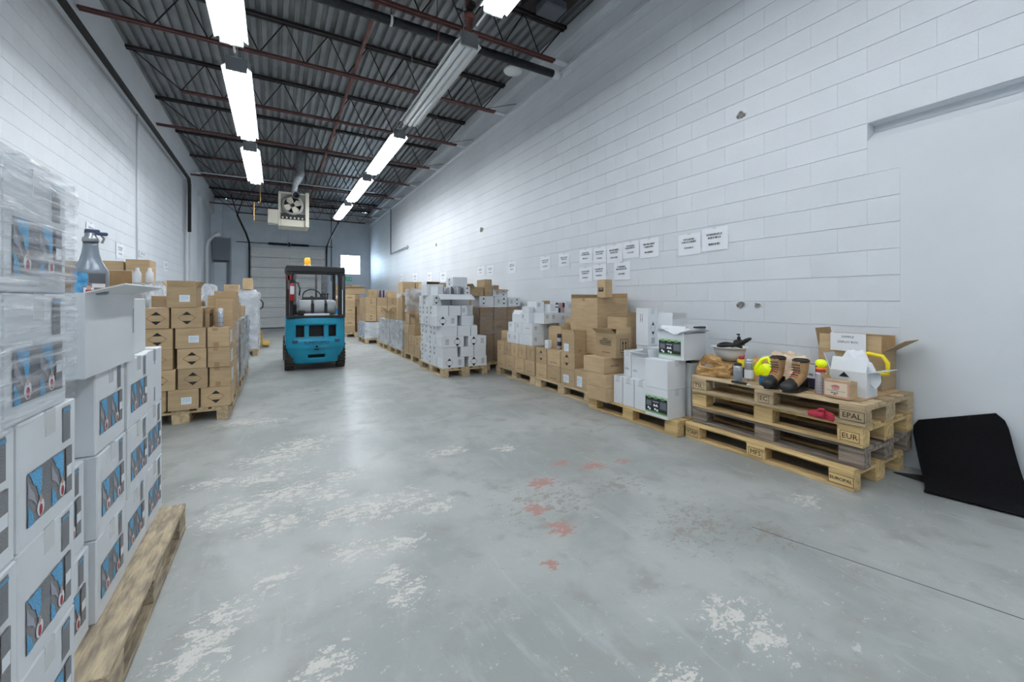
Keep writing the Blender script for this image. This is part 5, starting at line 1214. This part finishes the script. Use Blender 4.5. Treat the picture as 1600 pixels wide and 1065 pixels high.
# ------------------------------------------------------------------ forklift seen from behind
fk=empty('forklift',(.635,8.2,0)); tag(fk,'teal and black forklift standing in the aisle seen from behind','forklift')
def body_surface(u,v):
    z=.13+.81*v; hw=.482
    if z<.42: hw=.482-(.42-z)*.36
    x=(u*2-1)*hw
    y=.0+.10*abs(u*2-1)**3.2+.05*max(0,(.35-z)/.35)-.02*math.sin(PI*v)
    if .16<u<.84 and .50<v<.86: y+=.035
    if z<.40: y+=.02
    return (x,y,z)
def holes(u,v):
    x=(u*2-1)
    return (.58<v<.82 and (abs(x)<.235 or .42<abs(x)<.66)) or (.10<v<.2 and abs(x)<.33)
b=MB(); b.grid(body_surface,48,36,'teal_paint',True,holes)
cw=obj('counterweight',b,fk); md=cw.modifiers.new('s','SOLIDIFY'); md.thickness=.07; md.offset=-1
sb_=MB()
for s_ in(-1,1):
    sb_.box(min(s_*.482,s_*.44),max(s_*.482,s_*.44),.09,1.25,.46,.94,'teal_paint',.02)
sb_.box(-.44,.44,.1,.5,.90,.94,'teal_paint',.02); obj('side_panel',sb_,fk)
obj('engine_bay',MB().box(-.43,.43,.2,1.6,.16,.88,'forklift_black').box(-.12,.12,.12,.2,.5,.60,'white_enamel',.01).box(-.34,-.26,.12,.2,.5,.58,'ink_pink',.01),fk)
for s_ in(-1,1):
    t=MB(); t.lathe([(.13,-.07),(.21,-.065),(.225,-.04),(.225,.04),(.21,.065),(.13,.07)],'tyre',(s_*.43,.33,.225),28,axis='x')
    for k in range(22):
        a=2*PI*k/22; t.box(s_*.43-.07,s_*.43+.07,.33+math.cos(a)*.222-.014,.33+math.cos(a)*.222+.014,.225+math.sin(a)*.222-.012 if math.sin(a)*.222-.012>-.225 else 0,.225+math.sin(a)*.222+.012,'tyre')
    t.lathe([(.05,-.072),(.12,-.06)],'steel_grey',(s_*.43,.33,.225),20,axis='x'); obj('rear_wheel',t,fk)
    t=MB(); t.lathe([(.13,-.09),(.25,-.085),(.27,-.05),(.27,.05),(.25,.085),(.13,.09)],'tyre',(s_*.42,1.65,.27),24,axis='x'); obj('front_wheel',t,fk)
obj('wheel_arch',MB().box(-.5,-.36,.1,.6,.42,.47,'forklift_black',.01).box(.36,.5,.1,.6,.42,.47,'forklift_black',.01).box(-.36,.36,.15,1.8,.12,.2,'forklift_black'),fk)
# overhead guard with rounded window
g=MB()
for s_ in(-1,1):
    g.box(min(s_*.485,s_*.365),max(s_*.485,s_*.365),.02,.14,.94,1.84,'forklift_black',.015)
    g.box(min(s_*.46,s_*.40),max(s_*.46,s_*.40),1.25,1.33,.9,1.84,'forklift_black',.01)
    g.path([(s_*.45,.08,1.84),(s_*.45,1.3,1.86)],.035,'forklift_black',8)
    pts=[(s_*.37,1.77),(s_*.37,1.62)]+[(s_*(.26+.105*math.cos(a)),1.655+.105*math.sin(a)) for a in [k*PI/12 for k in range(7)]]
    g.prism(pts if s_<0 else pts[::-1],.02,.06,'forklift_black')
g.box(-.48,.48,.0,.14,1.755,1.865,'forklift_black',.015); g.box(-.48,.48,1.25,1.35,1.79,1.86,'forklift_black',.01)
for k in range(7): g.box(-.36+k*.12-.012,-.36+k*.12+.012,.1,1.3,1.82,1.85,'forklift_black')
g.box(-.48,.48,.0,.55,.94,.985,'forklift_black',.01)
obj('overhead_guard',g,fk)
for s_ in(-1,1): obj('lamp_bracket',MB().box(s_*.44-.02,s_*.44+.02,-.03,.02,1.45,1.7,'ink_grey',.006).tube((s_*.43,-.02,1.0),(s_*.43,-.02,1.45),.008,'label_white' if s_>0 else 'ink_grey',6),fk)
obj('tail_light',MB().box(-.47,-.40,-.03,.0,1.6,1.7,'red_paint',.01),fk)
tk=MB(); tk.lathe([(.06,-.34),(.11,-.325),(.135,-.29),(.135,.27),(.11,.305),(.06,.32)],'tank_grey',(.03,.22,1.13),28,axis='x'); tk.lathe([(.137,-.12),(.137,-.10)],'tank_grey',(.03,.22,1.13),28,axis='x'); to=obj('gas_tank',tk,fk)
for xx in(-.06,.16): obj('tank_strap',MB().lathe([(.139,-.02),(.139,.02)],'cable_black',(xx,.22,1.13),28,axis='x',closed=False).box(xx-.025,xx+.025,.07,.1,1.0,1.2,'cable_black',.005),to)
obj('tank_bracket',MB().box(-.20,.22,.03,.06,.975,1.02,'label_white',.005).box(-.3,-.18,.05,.09,.99,1.07,'cable_black',.01),fk)
obj('gas_hose',MB().path([(-.30,.2,1.13),(-.40,.15,1.2),(-.43,.1,1.05),(-.36,.12,.98)],.012,'cable_black',8),fk)
fe=MB(); fe.lathe([(.04,0),(.048,.01),(.048,.27),(.03,.3),(.015,.31)],'red_paint',(-.395,-.045,1.25),18,.9,.9); fe.box(-.42,-.36,-.104,-.098,1.36,1.5,'label_white'); 
fx=obj('fire_extinguisher',fe,fk); obj('extinguisher_hose',MB().path([(-.385,-.05,1.58),(-.30,-.07,1.56),(-.27,-.06,1.45),(-.28,-.06,1.34)],.011,'cable_black',8).box(-.42,-.35,-.07,-.03,1.57,1.62,'cable_black',.006),fx)
bc_=empty('b',(0,0,0)); bpy.data.objects.remove(bc_)
bo=obj('beacon',MB().lathe([(.055,1.865),(.06,1.87),(.06,1.90),(.055,1.905)],'white_enamel',(-.13,.3,0),20).lathe([(.05,1.905),(.052,1.98),(.045,2.03),(.02,2.04)],'amber',(-.13,.3,0),20),fk)
ms=MB()
for s_ in(-1,1): ms.box(min(s_*.25,s_*.37),max(s_*.25,s_*.37),1.95,2.06,.1,1.93,'mast_grey',.01)
for z_ in(.4,1.0,1.80,1.90): ms.box(-.24,.24,1.98,2.02,z_-.03,z_+.03,'steel_grey',.005)
ms.tube((.14,1.93,.3),(.14,1.93,1.85),.02,'cable_black',8).tube((-.14,1.93,.3),(-.14,1.93,1.4),.03,'steel_grey',8)
obj('mast',ms,fk)
obj('fork',MB().box(-.28,-.18,2.05,3.1,.06,.1,'ink_grey'),fk); obj('fork',MB().box(.18,.28,2.05,3.1,.06,.1,'ink_grey'),fk)
obj('seat',MB().box(-.24,.24,.5,.95,.94,1.05,'forklift_black',.03).box(-.22,.22,.45,.55,1.05,1.32,'forklift_black',.03),fk)
sw=MB(); sw.path([(.17*math.cos(a),1.15+.06*math.sin(a),1.33+.15*math.sin(a)) for a in [2*PI*k/20 for k in range(21)]],.013,'cable_black',8); sw.tube((0,1.15,1.33),(0,1.4,1.1),.03,'cable_black',8); obj('steering_wheel',sw,fk)
obj('cowl',MB().box(-.4,.4,1.35,1.55,.6,1.2,'forklift_black',.03),fk)
for k in range(3): obj('control_lever',MB().path([(.2+k*.05,1.3,1.15),(.2+k*.05,1.2,1.38)],.008,'cable_black',6).lathe([(.015,0),(.018,.02),(.01,.035)],'cable_black',(.2+k*.05,1.19,1.37),10),fk)
lettering(fk,'SUMITOMO',.08,'ink_navy2',(.0,-.035,.50),'N','maker_lettering'); lettering(fk,'ENGINE',.03,'ink_lines',(.12,-.02,.43),'N','side_lettering')
obj('tow_pin',MB().lathe([(.02,-.04),(.02,.0)],'cable_black',(0,-.0,.43),10,axis='y').box(-.04,.04,-.02,.0,.37,.39,'cable_black'),fk)
for s_ in(-1,1): obj('reflector',MB().box(s_*.34-.045,s_*.34+.045,.0,.03,.50,.55,'ink_navy',.006),fk)

# ------------------------------------------------------------------ paper signs on the walls
def sign(y0,y1,z0,z1,side,lab,lines,seed):
    x=WX-.004 if side>0 else LX+.004
    w_,h_=y1-y0,z1-z0
    b=MB(); b.grid(lambda u,v:(-.003-.006*abs(noise.noise(Vector((u*3+seed,v*3,1)))),(.5-u)*w_,(v-.5)*h_),8,6,'paper_white').grid(lambda u,v:(0,(u-.5)*w_,(v-.5)*h_),2,2,'paper_white')
    o=obj('paper_sign',b,None,(x,(y0+y1)/2,(z0+z1)/2),0 if side>0 else PI); tag(o,lab,'sign','paper signs on the block wall')
    p=MB(); rnd=random.Random(seed)
    for i,(zz,wd,hh_) in enumerate(lines):
        a=-wd/2
        while a<wd/2-.01:
            l=rnd.uniform(.012,.022); c0=max(-wd/2,a); c1=min(wd/2,a+l)
            p.add([(-.0105,-c0*w_,zz*h_),(-.0105,-c1*w_,zz*h_),(-.0105,-c1*w_,zz*h_+hh_*h_),(-.0105,-c0*w_,zz*h_+hh_*h_)],[(0,1,2,3)],'ink_black'); a+=l+rnd.choice((.008,.008,.02,.03))
    obj('printed_lines',p,o)
    c=MB(); c.box(-.009,-.008,-.02,.02,h_/2-.012,h_/2+.01,'tape_white'); obj('clear_tape',c,o)
L3=[(.16,.62,.085),(.02,.5,.085),(-.26,.45,.085)]
SG=[(3.017,3.307,1.777,2.02,'left one of the two big paper signs nearest the camera'),(2.69,2.992,1.795,2.045,'right one of the two big paper signs nearest the camera'),
(3.6,3.903,1.801,2.045,'paper sign, nearest of the upper row of five'),(3.925,4.215,1.821,2.044,'paper sign, second nearest of the upper row of five'),(4.227,4.532,1.785,2.037,'paper sign, middle of the upper row of five'),(4.546,4.824,1.81,2.036,'paper sign, fourth of the upper row of five'),(4.853,5.157,1.825,2.042,'paper sign, farthest of the upper row of five'),
(4.853,5.157,1.54,1.766,'paper sign, farthest of the lower row above the brown carton'),(4.546,4.838,1.556,1.782,'paper sign of the lower row, just left of the small tall carton'),(4.084,4.389,1.536,1.783,'paper sign of the lower row, right of the small tall carton'),
(5.402,5.7,1.815,2.027,'single paper sign just beyond the row of five'),(5.944,6.265,1.787,2.036,'single paper sign, second beyond the row of five'),(7.138,7.452,1.798,2.043,'single paper sign, third beyond the row of five'),
(8.115,8.432,1.811,2.039,'paper sign above the brown wrapped load, right of a close pair'),(8.598,8.946,1.838,2.046,'paper sign above the brown wrapped load, left of a close pair'),(11.027,11.495,1.787,2.06,'paper sign above the far wall row, nearest of its four'),(12.293,12.663,1.835,2.133,'paper sign above the far wall row, second of its four'),(13.75,14.277,1.896,2.18,'paper sign above the far wall row, third of its four'),(15.621,15.991,1.967,2.258,'paper sign above the far wall row, farthest of its four')]
for q,(a,b_,c,d,l) in enumerate(SG): sign(a,b_,c,d,1,l,L3 if q%3 else [(.2,.5,.08),(.07,.65,.08),(-.2,.4,.08)],q+3)
for q,(a,b_,c,d,l) in enumerate([(8.3,8.62,2.17,2.40,'paper sign on the left wall behind the spray bottle'),(9.6,10.0,2.0,2.26,'paper sign on the left wall between bottle and conduit'),(13.1,13.5,1.98,2.24,'paper sign on the left wall beyond the conduit')]): sign(a,b_,c,d,-1,l,L3,q+50)
hk=MB(); hk.path([(0,0,0),(.05,0,.0),(.07,0,.03)],.008,'cable_black',6); tag(obj('wall_hook',hk,None,(LX-.0,7.35,2.05)),'small black hook on the left wall beside the film','hook')
bpy.context.view_layer.update()
